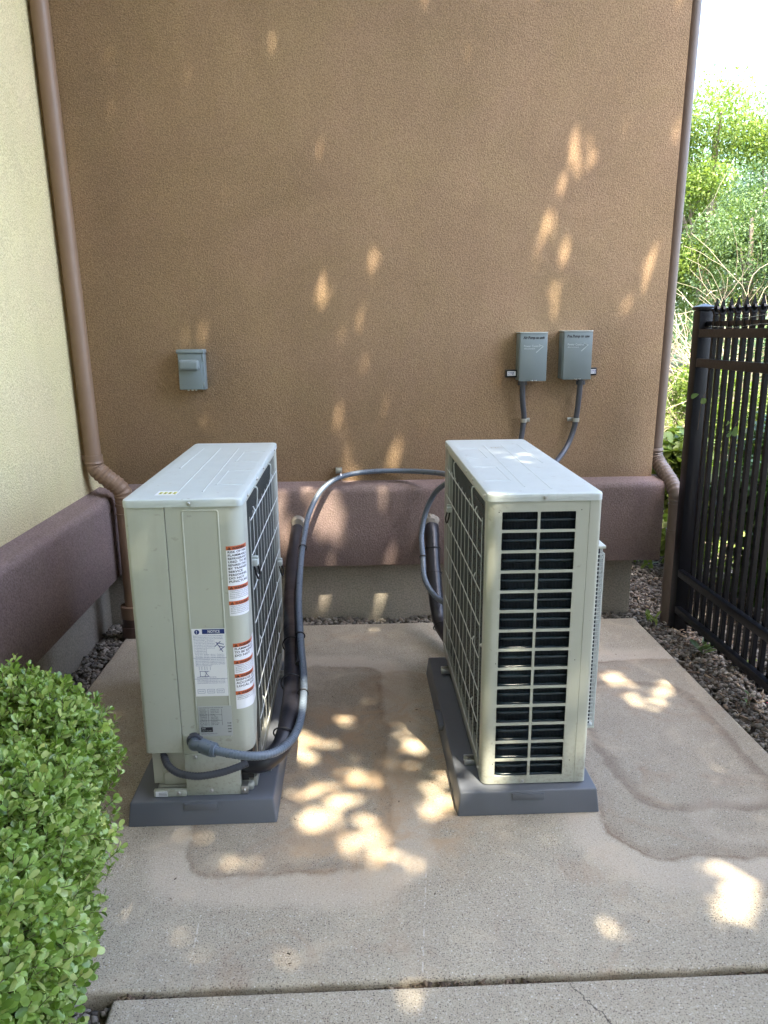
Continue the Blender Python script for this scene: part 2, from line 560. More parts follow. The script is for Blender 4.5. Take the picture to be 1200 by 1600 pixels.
def concrete_mat(stains=True):
    t = NT('exposed_sand_concrete' if stains else 'path_concrete')
    p = t.pos()
    sep = t.n('ShaderNodeSeparateXYZ')
    t.lk(p, sep.inputs[0])
    X, Y = sep.outputs[0], sep.outputs[1]
    big = t.noise(p, 1.7, 5, 0.6, 0.5)
    mid = t.noise(p, 9.0, 5, 0.65)
    fine = t.noise(p, 260.0, 2, 0.6)
    fine2 = t.noise(p, 150.0, 3, 0.7)
    c = t.mix(big, (0.37, 0.322, 0.242), (0.47, 0.41, 0.31))
    c = t.mix(t.math('MULTIPLY', t.ramp(mid, [(0.35, 1.0), (0.65, 0.0)]), 0.30), c, (0.27, 0.225, 0.18))
    # sand and aggregate grains
    c = t.mix(t.math('MULTIPLY', t.ramp(fine, [(0.34, 1.0), (0.47, 0.0)]), 0.85), c, (0.085, 0.07, 0.06))
    c = t.mix(t.math('MULTIPLY', t.ramp(fine2, [(0.55, 0.0), (0.66, 1.0)]), 0.6), c, (0.60, 0.54, 0.46))
    v = t.vor(p, 150.0)
    vr = t.n('ShaderNodeSeparateColor')
    t.lk(v.outputs['Color'], vr.inputs[0])
    pick = t.math('GREATER_THAN', vr.outputs[0], 0.62)
    near = t.math('LESS_THAN', v.outputs['Distance'], 0.30)
    grain = t.math('MULTIPLY', pick, near)
    gc = t.ramp(vr.outputs[1], [(0.0, (0.06, 0.05, 0.045)), (0.55, (0.16, 0.11, 0.09)), (0.75, (0.45, 0.38, 0.30)), (1.0, (0.68, 0.64, 0.58))])
    c = t.mix(t.math('MULTIPLY', grain, 0.8), c, gc)
    if stains:
        wob = t.math('MULTIPLY_ADD', t.noise(p, 3.2, 5, 0.6), 0.16, -0.08)

        def rrect(cx, cy, hx, hy, r):
            qx = t.math('SUBTRACT', t.math('ABSOLUTE', t.math('SUBTRACT', X, cx)), hx - r)
            qy = t.math('SUBTRACT', t.math('ABSOLUTE', t.math('SUBTRACT', Y, cy)), hy - r)
            mx = t.math('MAXIMUM', qx, 0.0)
            my = t.math('MAXIMUM', qy, 0.0)
            ln = t.math('SQRT', t.math('ADD', t.math('MULTIPLY', mx, mx), t.math('MULTIPLY', my, my)))
            return t.math('ADD', t.math('SUBTRACT', ln, r), wob)

        def band(d, a, b, c_, e):
            """1 between b and c_, falling to 0 at a and e"""
            up = t.n('ShaderNodeMapRange', interpolation_type='SMOOTHSTEP')
            t.lk(d, up.inputs[0])
            up.inputs[1].default_value, up.inputs[2].default_value = a, b
            dn = t.n('ShaderNodeMapRange', interpolation_type='SMOOTHSTEP')
            t.lk(d, dn.inputs[0])
            dn.inputs[1].default_value, dn.inputs[2].default_value = c_, e
            dn.inputs[3].default_value, dn.inputs[4].default_value = 1.0, 0.0
            return t.math('MULTIPLY', up.outputs[0], dn.outputs[0])
        broken = t.ramp(t.noise(p, 7.0, 4, 0.7), [(0.35, 0.15), (0.6, 1.0)])
        for (cx, cy, hx, hy, r, k) in ((-0.21, 2.62, 0.315, 0.70, 0.12, 1.0), (1.30, 2.62, 0.52, 0.70, 0.14, 1.1)):
            d = rrect(cx, cy, hx, hy, r)
            ins = band(d, -3.0, -2.5, -0.03, 0.0)
            c = t.mix(t.math('MULTIPLY', ins, 0.15), c, (0.25, 0.19, 0.135))
            pale = band(d, -0.01, 0.03, 0.09, 0.16)
            c = t.mix(t.math('MULTIPLY', pale, 0.5), c, (0.56, 0.47, 0.37))
            line = t.math('ADD', t.math('MULTIPLY', band(d, -0.075, -0.006, 0.002, 0.020), 0.55), t.math('MULTIPLY', band(d, -0.014, -0.003, 0.001, 0.008), 0.45))
            line = t.math('MULTIPLY', line, broken)
            c = t.mix(t.math('MULTIPLY', line, 0.55 * k), c, (0.17, 0.10, 0.058))
        # lighter salt blooms and a darker puddle outline, right of the right-hand unit
        d = rrect(1.17, 2.62, 0.26, 0.46, 0.16)
        line = band(d, -0.05, -0.008, 0.003, 0.02)
        c = t.mix(t.math('MULTIPLY', line, 0.42), c, (0.13, 0.085, 0.06))
        d = rrect(1.42, 2.10, 0.32, 0.09, 0.08)
        c = t.mix(t.math('MULTIPLY', band(d, -0.06, -0.01, 0.01, 0.05), 0.22), c, (0.55, 0.46, 0.36))
        bl = t.ramp(t.noise(p, 4.2, 5, 0.65, 0.8), [(0.52, 0.0), (0.68, 1.0)])
        c = t.mix(t.math('MULTIPLY', bl, 0.42), c, (0.56, 0.45, 0.32))
        rust = t.ramp(t.noise(p, 2.6, 5, 0.7, 1.0), [(0.55, 0.0), (0.72, 1.0)])
        c = t.mix(t.math('MULTIPLY', rust, 0.5), c, (0.30, 0.18, 0.11))
        d = rrect(0.06, 2.45, 0.30, 0.55, 0.2)
        warm = t.math('MULTIPLY', band(d, -3, -2, -0.12, 0.12), t.ramp(t.noise(p, 6.5, 5, 0.7, 0.6), [(0.42, 0.0), (0.60, 1.0)]))
        c = t.mix(t.math('MULTIPLY', warm, 0.65), c, (0.46, 0.315, 0.19))
        # pale scrape marks near the joint
        for (x0, y0, sx, y1, y2) in ((0.15, 1.58, 0.12, 1.5, 1.9), (-0.43, 1.62, -0.05, 1.57, 1.74)):
            dx = t.math('ABSOLUTE', t.math('SUBTRACT', X, t.math('MULTIPLY_ADD', t.math('SUBTRACT', Y, y0), sx, x0)))
            near2 = t.math('MULTIPLY', t.math('LESS_THAN', dx, 0.0022), t.math('MULTIPLY', t.math('GREATER_THAN', Y, y1), t.math('LESS_THAN', Y, y2)))
            near2 = t.math('MULTIPLY', near2, t.ramp(t.noise(p, 45, 2), [(0.45, 0), (0.55, 1)]))
            c = t.mix(t.math('MULTIPLY', near2, 0.5), c, (0.6, 0.55, 0.48))
    else:
        # hairline crack running away from the joint
        wig = t.math('MULTIPLY_ADD', t.noise(p, 16.0, 4, 0.7), 0.07, -0.035)
        dx = t.math('ABSOLUTE', t.math('SUBTRACT', t.math('ADD', X, wig), t.math('MULTIPLY_ADD', t.math('SUBTRACT', Y, 1.50), -0.62, 0.50)))
        cr = t.math('MULTIPLY', t.math('LESS_THAN', dx, 0.0020), t.math('GREATER_THAN', X, 0.3))
        c = t.mix(t.math('MULTIPLY', cr, 0.75), c, (0.04, 0.033, 0.028))
    h = t.math('ADD', fine, t.math('MULTIPLY', fine2, 0.8))
    h = t.math('ADD', h, t.math('MULTIPLY', grain, 0.5))
    n0 = t.bump(mid, 0.12, 0.01)
    return t.fin(c, 0.88, 0, 0.3, t.bump(h, 0.55, 0.0022, n0))


M['slab'] = concrete_mat(True)
M['path'] = concrete_mat(False)

# ------------------------------------------------------------------ ground
g = MB()
nx = 60
gx = [-250, -60, -15, -6] + list(np.linspace(-3, 14, 40)) + [20, 60, 250]
gy = [-250, -60, -15, -4] + list(np.linspace(0, 20, 40)) + [30, 70, 320]


def gz(x, y):
    z = -0.095
    if y > 6:
        z += 0.35 * min(1.0, (y - 6) / 14)
    if x > 2.4 and y > 4:
        z += 0.03 * math.sin(x * 2.1) * math.cos(y * 1.7)
    return z


V = [(x, y, gz(x, y)) for y in gy for x in gx]
Fc = [(j * len(gx) + i, j * len(gx) + i + 1, (j + 1) * len(gx) + i + 1, (j + 1) * len(gx) + i) for j in range(len(gy) - 1) for i in range(len(gx) - 1)]
mk('ground', V, Fc, M['soil'], kind='structure')

SX0, SX1, SY0, SY1 = -1.205, 1.525, 1.530, 3.868


def slab(name, x0, x1, y0, y1, mat, ztop=0.0, bev=0.012):
    """slab with tooled round edges and slightly uneven arrises"""
    def edge_pts(a, b, n, f):
        return [f(a + (b - a) * i / n) for i in range(n)]
    rings = []
    N = 90
    r0 = random.Random(hash(name) % 1000 + 3)
    ph = [r0.uniform(0, 6) for _ in range(6)]

    def wob(t, k):
        return 0.0016 * math.sin(t * 23 + ph[k]) + 0.0010 * math.sin(t * 71 + ph[(k + 1) % 6]) + 0.0006 * math.sin(t * 190 + ph[(k + 2) % 6])
    outline = []
    for i in range(N):
        t = i / N
        outline.append((x0 + (x1 - x0) * t, y0 + wob(t * 3, 0), 0, 1))
    for i in range(N):
        t = i / N
        outline.append((x1 + wob(t * 3, 1), y0 + (y1 - y0) * t, -1, 0))
    for i in range(N):
        t = i / N
        outline.append((x1 - (x1 - x0) * t, y1 + wob(t * 3, 2), 0, -1))
    for i in range(N):
        t = i / N
        outline.append((x0 + wob(t * 3, 3), y1 - (y1 - y0) * t, 1, 0))
    cx, cy = (x0 + x1) / 2, (y0 + y1) / 2
    prof = [(0.0, -0.115), (0.0, -bev), (bev * 0.13, -bev * 0.5), (bev * 0.5, -bev * 0.13), (bev, 0.0), (0.05, 0.0004)]
    v = []
    for off, dz in prof:
        for (x, y, nxx, nyy) in outline:
            qx = min(max(x, x0 + off), x1 - off) if off > 0 else x
            qy = min(max(y, y0 + off), y1 - off) if off > 0 else y
            v.append((qx, qy, ztop + dz))
    n = len(outline)
    f = []
    for k in range(len(prof) - 1):
        for i in range(n):
            f.append((k * n + i, k * n + (i + 1) % n, (k + 1) * n + (i + 1) % n, (k + 1) * n + i))
    f.append(tuple((len(prof) - 1) * n + i for i in range(n)))
    o = mk(name, v, f, mat, kind='structure', smooth=True)
    autosmooth(o, 50)
    return o


slab('concrete_slab', SX0, SX1, SY0, SY1, M['slab'])
slab('concrete_path', -0.596, 4.2, -0.9, 1.517, M['path'], -0.004)


# stones as one mesh of many small rocks
def rocks(name, n, region, zf, smin, smax, mat, flat=0.6, seed=1, elong=1.5):
    r = np.random.default_rng(seed)
    t = (1 + 5 ** 0.5) / 2
    ico = np.array([(-1, t, 0), (1, t, 0), (-1, -t, 0), (1, -t, 0), (0, -1, t), (0, 1, t), (0, -1, -t), (0, 1, -t), (t, 0, -1), (t, 0, 1), (-t, 0, -1), (-t, 0, 1)]) / 1.9
    icf = np.array([(0, 11, 5), (0, 5, 1), (0, 1, 7), (0, 7, 10), (0, 10, 11), (1, 5, 9), (5, 11, 4), (11, 10, 2), (10, 7, 6), (7, 1, 8), (3, 9, 4), (3, 4, 2), (3, 2, 6), (3, 6, 8), (3, 8, 9), (4, 9, 5), (2, 4, 11), (6, 2, 10), (8, 6, 7), (9, 8, 1)])
    pts = region(r, n)
    n = len(pts)
    sz = smin + (smax - smin) * r.random(n) ** 1.6
    V = np.repeat(ico[None], n, 0) * (1 + 0.28 * r.standard_normal((n, 12, 1)).clip(-1.5, 1.5))
    sc = np.stack([sz * (1 + (elong - 1) * r.random(n)), sz, sz * (flat + 0.3 * r.random(n))], 1)
    V = V * sc[:, None, :] * 0.5
    # random rotation, mostly about z with some tilt
    az = r.random(n) * 2 * PI
    tx = r.normal(0, 0.45, n)
    ca, sa, ct, st = np.cos(az), np.sin(az), np.cos(tx), np.sin(tx)
    y = V[:, :, 1] * ct[:, None] - V[:, :, 2] * st[:, None]
    z = V[:, :, 1] * st[:, None] + V[:, :, 2] * ct[:, None]
    x = V[:, :, 0]
    V = np.stack([x * ca[:, None] - y * sa[:, None], x * sa[:, None] + y * ca[:, None], z], 2)
    zz = zf(pts) + sz * 0.12 + r.random(n) * sz * 0.35
    V[:, :, 0] += pts[:, 0:1]
    V[:, :, 1] += pts[:, 1:2]
    V[:, :, 2] += zz[:, None]
    F = (icf[None] + 12 * np.arange(n)[:, None, None]).reshape(-1, 3)
    return mk_np(name, V.reshape(-1, 3), F, mat, kind='stuff')


def strips(areas):
    """areas: (x0,x1,y0,y1,weight)"""
    def f(r, n):
        w = np.array([a[4] * (a[1] - a[0]) * (a[3] - a[2]) for a in areas])
        k = r.choice(len(areas), n, p=w / w.sum())
        A = np.array([a[:4] for a in areas])[k]
        return np.stack([A[:, 0] + (A[:, 1] - A[:, 0]) * r.random(n), A[:, 2] + (A[:, 3] - A[:, 2]) * r.random(n)], 1)
    return f


def gravel_z(p):
    # gravel fills to just under the slab top; slopes a little to the right
    z = -0.038 + 0.010 * np.sin(p[:, 0] * 9) * np.cos(p[:, 1] * 7)
    z = z - 0.02 * np.clip(p[:, 0] - 1.9, 0, 1)
    return z


ar = [(-1.35, -1.215, 1.6, 4.02, 1.0), (-1.35, 1.56, 3.88, 4.025, 1.2), (1.54, 2.6, 1.2, 5.2, 1.0), (-0.74, -0.606, 1.0, 1.52, 0.9)]
gr = rocks('gravel', 24000, strips(ar), gravel_z, 0.010, 0.029, M['gravel'], seed=3)
gr['label'] = 'grey crushed stone filling the strips around the slab'
gr['category'] = 'gravel'
# gravel bed sheet beneath the stones
mk('gravel_bed', [(-1.36, 0.9, -0.062), (-1.2, 0.9, -0.062), (-1.2, 4.03, -0.062), (-1.36, 4.03, -0.062),
                  (-1.2, 3.86, -0.062), (2.7, 3.86, -0.062), (2.7, 5.4, -0.062), (-1.2, 5.4, -0.062),
                  (1.52, 0.9, -0.062), (2.7, 0.9, -0.062)],
   [(0, 1, 2, 3), (4, 5, 6, 7), (8, 9, 5, 4)], M['soil'], kind='structure')


def chips(name, n, region, zf, mat, seed, lmin=0.01, lmax=0.035, label=None, cat=None):
    r = np.random.default_rng(seed)
    p = region(r, n)
    L = lmin + (lmax - lmin) * r.random(n) ** 2
    w = L * (0.2 + 0.35 * r.random(n))
    az = r.random(n) * 2 * PI
    tl = r.normal(0, 0.3, n)
    q = np.array([(-.5, -.5, 0), (.5, -.4, .05), (.5, .45, -.05), (-.5, .5, .05), (-.5, -.5, .2), (.5, -.4, .25), (.5, .45, .15), (-.5, .5, .2)])
    V = np.repeat(q[None], n, 0) * np.stack([L, w, np.minimum(w, 0.008)], 1)[:, None, :]
    V[:, :, 2] += V[:, :, 0] * np.tan(tl)[:, None]
    ca, sa = np.cos(az)[:, None], np.sin(az)[:, None]
    V = np.stack([V[:, :, 0] * ca - V[:, :, 1] * sa + p[:, 0:1], V[:, :, 0] * sa + V[:, :, 1] * ca + p[:, 1:2], V[:, :, 2] + zf(p)[:, None]], 2)
    fq = np.array([(4, 5, 6, 7), (0, 3, 2, 1), (0, 1, 5, 4), (1, 2, 6, 5), (2, 3, 7, 6), (3, 0, 4, 7)])
    F = (fq[None] + 8 * np.arange(n)[:, None, None]).reshape(-1, 4)
    o = mk_np(name, V.reshape(-1, 3), F, mat, kind='stuff')
    if label:
        o['label'] = label
        o['category'] = cat
    return o


chips('bark_litter', 3600, strips([(1.55, 2.3, 1.3, 4.6, 1.0)]), lambda p: gravel_z(p) + 0.018, M['mulch'], 9,
      label='brown bark chips and dead leaves scattered over the gravel by the fence', cat='litter')
chips('joint_debris', 900, strips([(-0.59, 1.9, 1.517, 1.530, 1.0), (0.45, 0.75, 1.512, 1.534, 1.5)]), lambda p: -0.022 + 0.012 * np.sin(p[:, 0] * 7), M['mulch'], 10, 0.004, 0.022,
      'brown debris packed in the joint between slab and path', 'debris')
chips('slab_grit', 260, strips([(-1.15, 1.5, 1.55, 3.85, 1.0), (-0.55, 1.6, 0.9, 1.5, 1.0)]), lambda p: 0.0008 + 0 * p[:, 0], M['mulch'], 14, 0.0025, 0.010,
      'scattered grit and tiny dry leaf bits on the concrete', 'grit')
mk('joint_filler', [(-0.6, 1.50, -0.026), (4.2, 1.50, -0.026), (4.2, 1.545, -0.026), (-0.6, 1.545, -0.026)], [(0, 1, 2, 3)], M['soil'], kind='structure')

# ------------------------------------------------------------------ building
WY, WXR, WXL = 4.03, 1.658, -1.335
LY, LXL = 3.935, -1.232          # ledge faces
bld = thing('stucco_building', 'L-shaped stucco building, brown end wall and pale yellow side wall over a mauve base ledge', 'building', (0, 4.0, 0))


def wall_box(name, x0, x1, y0, y1, z0, z1, mat, label):
    mb = MB().box(x0, x1, y0, y1, z0, z1, 0.006, 2)
    if mat in (M['brown'], M['yellow']):      # neither wall is quite plumb
        k = -0.019 if mat is M['yellow'] else 0.013
        mb.v = [(x + (k * (z - (0.74 if mat is M['yellow'] else 3.0)) if abs(x - x1) < 0.02 else 0), y, z) for x, y, z in mb.v]
    return mb.out(name, mat, bld, True, label=label)


wall_box('stucco_wall', WXL - 0.3, WXR, WY, 9.0, 0.735, 4.3, M['brown'], 'brown stucco wall behind the two outdoor units')
wall_box('stucco_wall', -7.0, WXL, -3.5, WY - 0.003, 0.735, 5.9, M['yellow'], 'pale yellow stucco wall on the left')
wall_box('foundation', -1.36 - 0.3, 1.556, WY + 0.004, 8.9, -0.3, 0.36, M['found'], 'grey brown foundation below the end wall')
wall_box('foundation', -6.8, -1.36, -3.4, WY, -0.3, 0.36, M['found'], 'grey brown foundation below the yellow wall')
wall_box('roof', -7.3, 2.1, 3.7, 9.4, 4.303, 4.5, M['roof'], 'dark flat roof edge of the end wing')
wall_box('roof', -7.2, -1.0, -3.9, WY + 0.1, 5.903, 6.1, M['roof'], 'dark flat roof edge of the side wing')


def ledge(name, path, outward, label):
    """extruded base trim: path of (x,y) on the face line, profile in (offset inward, z)"""
    prof = [(0.14, 0.306), (0.004, 0.306), (0.0, 0.312)]
    prof += [(0.0, 0.5), (0.0, 0.70)]
    for i in range(1, 9):
        a = i / 8 * PI / 2
        prof.append((0.036 * (1 - math.cos(a)), 0.705 + 0.040 * math.sin(a)))
    prof += [(0.07, 0.752), (0.101, 0.760), (0.14, 0.760)]
    v, f = [], []
    n = len(path)
    m = len(prof)
    r0 = random.Random(5)
    for k, (x, y) in enumerate(path):
        ox, oy = outward[k]
        for (o, z) in prof:
            wv = 0.0012 * math.sin(k * 0.9 + z * 7)
            v.append((x + ox * (o + wv), y + oy * (o + wv), z))
    for k in range(n - 1):
        for j in range(m - 1):
            f.append((k * m + j, k * m + j + 1, (k + 1) * m + j + 1, (k + 1) * m + j))
    f.append(tuple(range(m)))
    f.append(tuple((n - 1) * m + j for j in range(m - 1, -1, -1)))
    o = mk(name, v, f, M['mauve'], bld, True, label=label)
    autosmooth(o, 50)
    return o


# end wall ledge with a small rounded return on its right end
pth = [(LXL - 0.02 + (WXR + 0.011 - (LXL - 0.02)) * i / 45, LY) for i in range(46)]
outw = [(0, 1)] * 46
ledge('ledge', pth, outw, 'mauve stucco base ledge along the end wall')
ledge('ledge', [(WXR + 0.011, 4.0755 + 4.8 * i / 10) for i in range(11)], [(-1, 0)] * 11, 'mauve stucco base ledge round the right side')
pth = [(LXL, -3.4 + (LY + 0.02 + 3.4) * i / 60) for i in range(61)]
ledge('ledge', pth, [(-1, 0)] * 61, 'mauve stucco base ledge below the yellow wall')

# ------------------------------------------------------------------ downspouts


def elbow_tube(mb, pts, r, ribs=True):
    P = spline(pts, 0.004)
    mb.tube(P, (lambda i, L: r * (1 + (0.16 * (1 - abs(2 * ((L / 0.023) % 1) - 1)) * (0.8 + 0.2 * math.sin(L * 90)) if ribs else 0))), 24)


def band_ring(mb, c, r, h, t=0.003):
    x, y, z = c
    mb.cyl((x, y, z - h / 2), (x, y, z + h / 2), r + t, 28)


d1 = thing('downspout', 'round brown downspout in the left corner between yellow and brown walls', 'downspout', (-1.165, 3.79, 0))
MB().cyl((-1.286, 3.76, 0.93), (-1.359, 3.76, 4.25), 0.039, 32).out('pipe', M['pipe'], d1, True)
m = MB()
elbow_tube(m, [(-1.286, 3.76, 0.935), (-1.283, 3.762, 0.90), (-1.252, 3.768, 0.86), (-1.19, 3.78, 0.80), (-1.168, 3.788, 0.765), (-1.165, 3.79, 0.72)], 0.041)
m.out('corrugated_elbow', M['pipe'], d1, False)
m = MB()
band_ring(m, (-1.286, 3.76, 0.945), 0.040, 0.030, 0.004)
m.box(-1.352, -1.30, 3.745, 3.755, 0.931, 0.959, 0.001)
m.out('strap', M['pipe'], d1, True)
MB().cyl((-1.165, 3.79, 0.16), (-1.165, 3.79, 0.72), 0.041, 32).out('pipe', M['pipe'], d1, True)
for args in (((-1.165, 3.79, 0.70), 0.042, 0.012, 0.004), ((-1.165, 3.79, 0.655), 0.042, 0.006, 0.004)):
    m = MB()
    band_ring(m, *args)
    m.out('coupling_ring', M['pipe'], d1, True)
MB().cyl((-1.165, 3.79, 0.10), (-1.165, 3.79, 0.165), 0.062, 32).out('collar', M['pipe'], d1, True)
m = MB().cyl((-1.165, 3.79, -0.03), (-1.165, 3.79, 0.10), 0.058, 32)
m.cyl((-1.165, 3.79, -0.06), (-1.165, 3.79, 0.055), 0.065, 32)
m.out('ground_sleeve', M['pipe_dk'], d1, True)

d2 = thing('downspout', 'round brown downspout on the right end of the brown wall, beside the black fence', 'downspout', (1.712, 3.875, 0))
MB().cyl((1.668, 4.10, 0.90), (1.711, 4.10, 4.25), 0.035, 32).out('pipe', M['pipe_shaded'], d2, True)
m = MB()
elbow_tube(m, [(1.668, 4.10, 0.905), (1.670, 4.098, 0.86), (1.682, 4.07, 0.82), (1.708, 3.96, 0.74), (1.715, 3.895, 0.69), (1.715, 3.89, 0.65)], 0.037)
m.out('corrugated_elbow', M['pipe_shaded'], d2, False)
MB().cyl((1.715, 3.89, -0.05), (1.715, 3.89, 0.65), 0.036, 32).out('pipe', M['pipe_shaded'], d2, True)
for args in (((1.715, 3.89, 0.63), 0.037, 0.010), ((1.715, 3.89, 0.49), 0.037, 0.006, 0.004), ((1.715, 3.89, 0.455), 0.037, 0.05, 0.0025)):
    m = MB()
    band_ring(m, *args)
    m.out('coupling_ring', M['pipe_shaded'], d2, True)

# ------------------------------------------------------------------ equipment pads


def make_pad(x0, x1, y0, y1, label, group):
    t = thing('equipment_pad', label, 'equipment pad', ((x0 + x1) / 2, (y0 + y1) / 2, 0), group)
    h = 0.082
    bm = bmesh.new()
    bmesh.ops.create_cube(bm, size=1.0)
    for v in bm.verts:
        top = v.co.z > 0
        ins = 0.009 if top else 0.0
        v.co = Vector((x0 + ins if v.co.x < 0 else x1 - ins, y0 + ins if v.co.y < 0 else y1 - ins, h if top else 0.0015))
    ed = [e for e in bm.edges if (e.verts[0].co.z > 0.05 or e.verts[1].co.z > 0.05)]
    bmesh.ops.bevel(bm, geom=ed, offset=0.006, segments=3, profile=0.5, affect='EDGES')
    MB().bm(bm).out('pad_body', M['pad'], t, True)
    cx = (x0 + x1) / 2
    MB().box(cx - 0.055, cx + 0.05, y0 - 0.0035 + 0.006, y0 + 0.02, 0.052, 0.0745, 0.0015).out('front_tab', M['pad'], t, True)
    s = 1 if x0 < 0 else -1
    xs = x1 if x0 < 0 else x0
    MB().box(xs - 0.01, xs + 0.01, 2.62, 2.74, 0.05, 0.074, 0.0015).out('side_tab', M['pad'], t, True) if s < 0 else None
    return t


PG = 'plastic pads carrying the outdoor units'
make_pad(-0.742, -0.268, 2.160, 3.235, 'slate grey plastic pad under the left unit, with the conduits above it', PG)
make_pad(0.316, 0.782, 2.160, 3.235, 'slate grey plastic pad under the right unit, sunlit at its front left corner', PG)

# ------------------------------------------------------------------ outdoor units
UW, UL, UH = 0.345, 1.08, 0.985
UY, UZ = 2.205, 0.083


def sheet(cols, zs, hole, thick, out_dir):
    """panel from plan columns (x,y) and heights; thickness inward. returns MB"""
    mb = MB()
    n, k = len(cols), len(zs(0)) if callable(zs) else len(zs)
    fr, bk = [], []
    for i, (x, y, nxx, nyy) in enumerate(cols):
        zz = zs(i) if callable(zs) else zs
        for z in zz:
            fr.append((x, y, z))
            bk.append((x - nxx * thick, y - nyy * thick, z))
    v = fr + bk
    N = n * k
    f = []
    solid = [[not hole(i, j) for j in range(k - 1)] for i in range(n - 1)]

    def sol(i, j):
        return 0 <= i < n - 1 and 0 <= j < k - 1 and solid[i][j]
    for i in range(n - 1):
        for j in range(k - 1):
            if not solid[i][j]:
                continue
            a, b, c, d = i * k + j, (i + 1) * k + j, (i + 1) * k + j + 1, i * k + j + 1
            f.append((a, b, c, d))
            f.append((N + a, N + d, N + c, N + b))
            if not sol(i - 1, j):
                f.append((a, d, N + d, N + a))
            if not sol(i + 1, j):
                f.append((b, N + b, N + c, c))
            if not sol(i, j - 1):
                f.append((a, N + a, N + b, b))
            if not sol(i, j + 1):
                f.append((d, c, N + c, N + d))
    mb.add(v, f)
    return mb


def lid(t, X0, mirror):
    """pressed lid: rounded corners, raised ribs"""
    x0, x1, y0, y1 = X0 - 0.003, X0 + UW + 0.003, UY - 0.004, UY + UL + 0.003
    z0, z1 = UZ + UH - 0.023, UZ + UH
    r = 0.022

    def loop(ins, z):
        pts = []
        rr = max(r - ins, 0.004)
        for (cx, cy, a0) in ((x1 - ins - rr, y0 + ins + rr, -PI / 2), (x1 - ins - rr, y1 - ins - rr, 0), (x0 + ins + rr, y1 - ins - rr, PI / 2), (x0 + ins + rr, y0 + ins + rr, PI)):
            for i in range(7):
                a = a0 + i / 6 * PI / 2
                pts.append((cx + rr * math.cos(a), cy + rr * math.sin(a), z))
        return pts
    loops = [loop(0.004, z0 + 0.001), loop(0, z0), loop(0, z0 + 0.010), loop(0, z1 - 0.006), loop(0.0018, z1 - 0.0018), loop(0.006, z1), loop(0.03, z1)]
    v = [p for l in loops for p in l]
    n = 28
    f = []
    for k in range(len(loops) - 1):
        for i in range(n):
            f.append((k * n + i, k * n + (i + 1) % n, (k + 1) * n + (i + 1) % n, (k + 1) * n + i))
    f.append(tuple((len(loops) - 1) * n + i for i in range(n)))
    f.append(tuple(range(n - 1, -1, -1)))
    o = mk('lid', v, f, M['beige_lit'], t, True)
    autosmooth(o, 35)
    # pressed ribs on the lid
    mb = MB()
    h = 0.0011

    def ridge(ax, ay, bx, by, w=0.0035):
        a, b = Vector((ax, ay, 0)), Vector((bx, by, 0))
        d = (b - a).normalized()
        q = Vector((-d.y, d.x, 0)) * w
        zt = z1 - 0.0002
        mb = MB()
        mb.add([(a + q + Vector((0, 0, zt))), (b + q + Vector((0, 0, zt))), (b - q + Vector((0, 0, zt))), (a - q + Vector((0, 0, zt))),
                (a + q * .4 + Vector((0, 0, zt + h))), (b + q * .4 + Vector((0, 0, zt + h))), (b - q * .4 + Vector((0, 0, zt + h))), (a - q * .4 + Vector((0, 0, zt + h)))],
               [(4, 5, 1, 0), (7, 6, 5, 4), (3, 2, 6, 7), (0, 4, 7, 3), (1, 5, 6, 2)])
        mb.out('lid_rib', M['beige_lit'], t, False)

    def X(u):
        return X0 + (UW - u if mirror else u)
    ridge(X(0.14), UY + 0.06, X(0.13), UY + 0.93)
    ridge(X(0.215), UY + 0.10, X(0.205), UY + 0.93, 0.003)
    for yy in (0.20, 0.44, 0.62, 0.84):
        ridge(X(0.24), UY + yy, X(0.325), UY + yy, 0.004)
    ridge(X(0.24), UY + 0.20, X(0.24), UY + 0.44, 0.003)
    ridge(X(0.24), UY + 0.62, X(0.24), UY + 0.84, 0.003)
    ridge(X(0.06), UY + 0.50, X(0.06), UY + 0.95, 0.003)
    return o


def screw(t, p, nrm, r=0.0055):
    p, nrm = Vector(p), Vector(nrm).normalized()
    mb = MB()
    mb.cyl(p - nrm * 0.001, p + nrm * 0.0012, r * 1.35, 14)
    mb.cyl(p + nrm * 0.001, p + nrm * 0.0045, r, 12, r * 0.7)
    mb.out('screw', M['steel'], t, True)


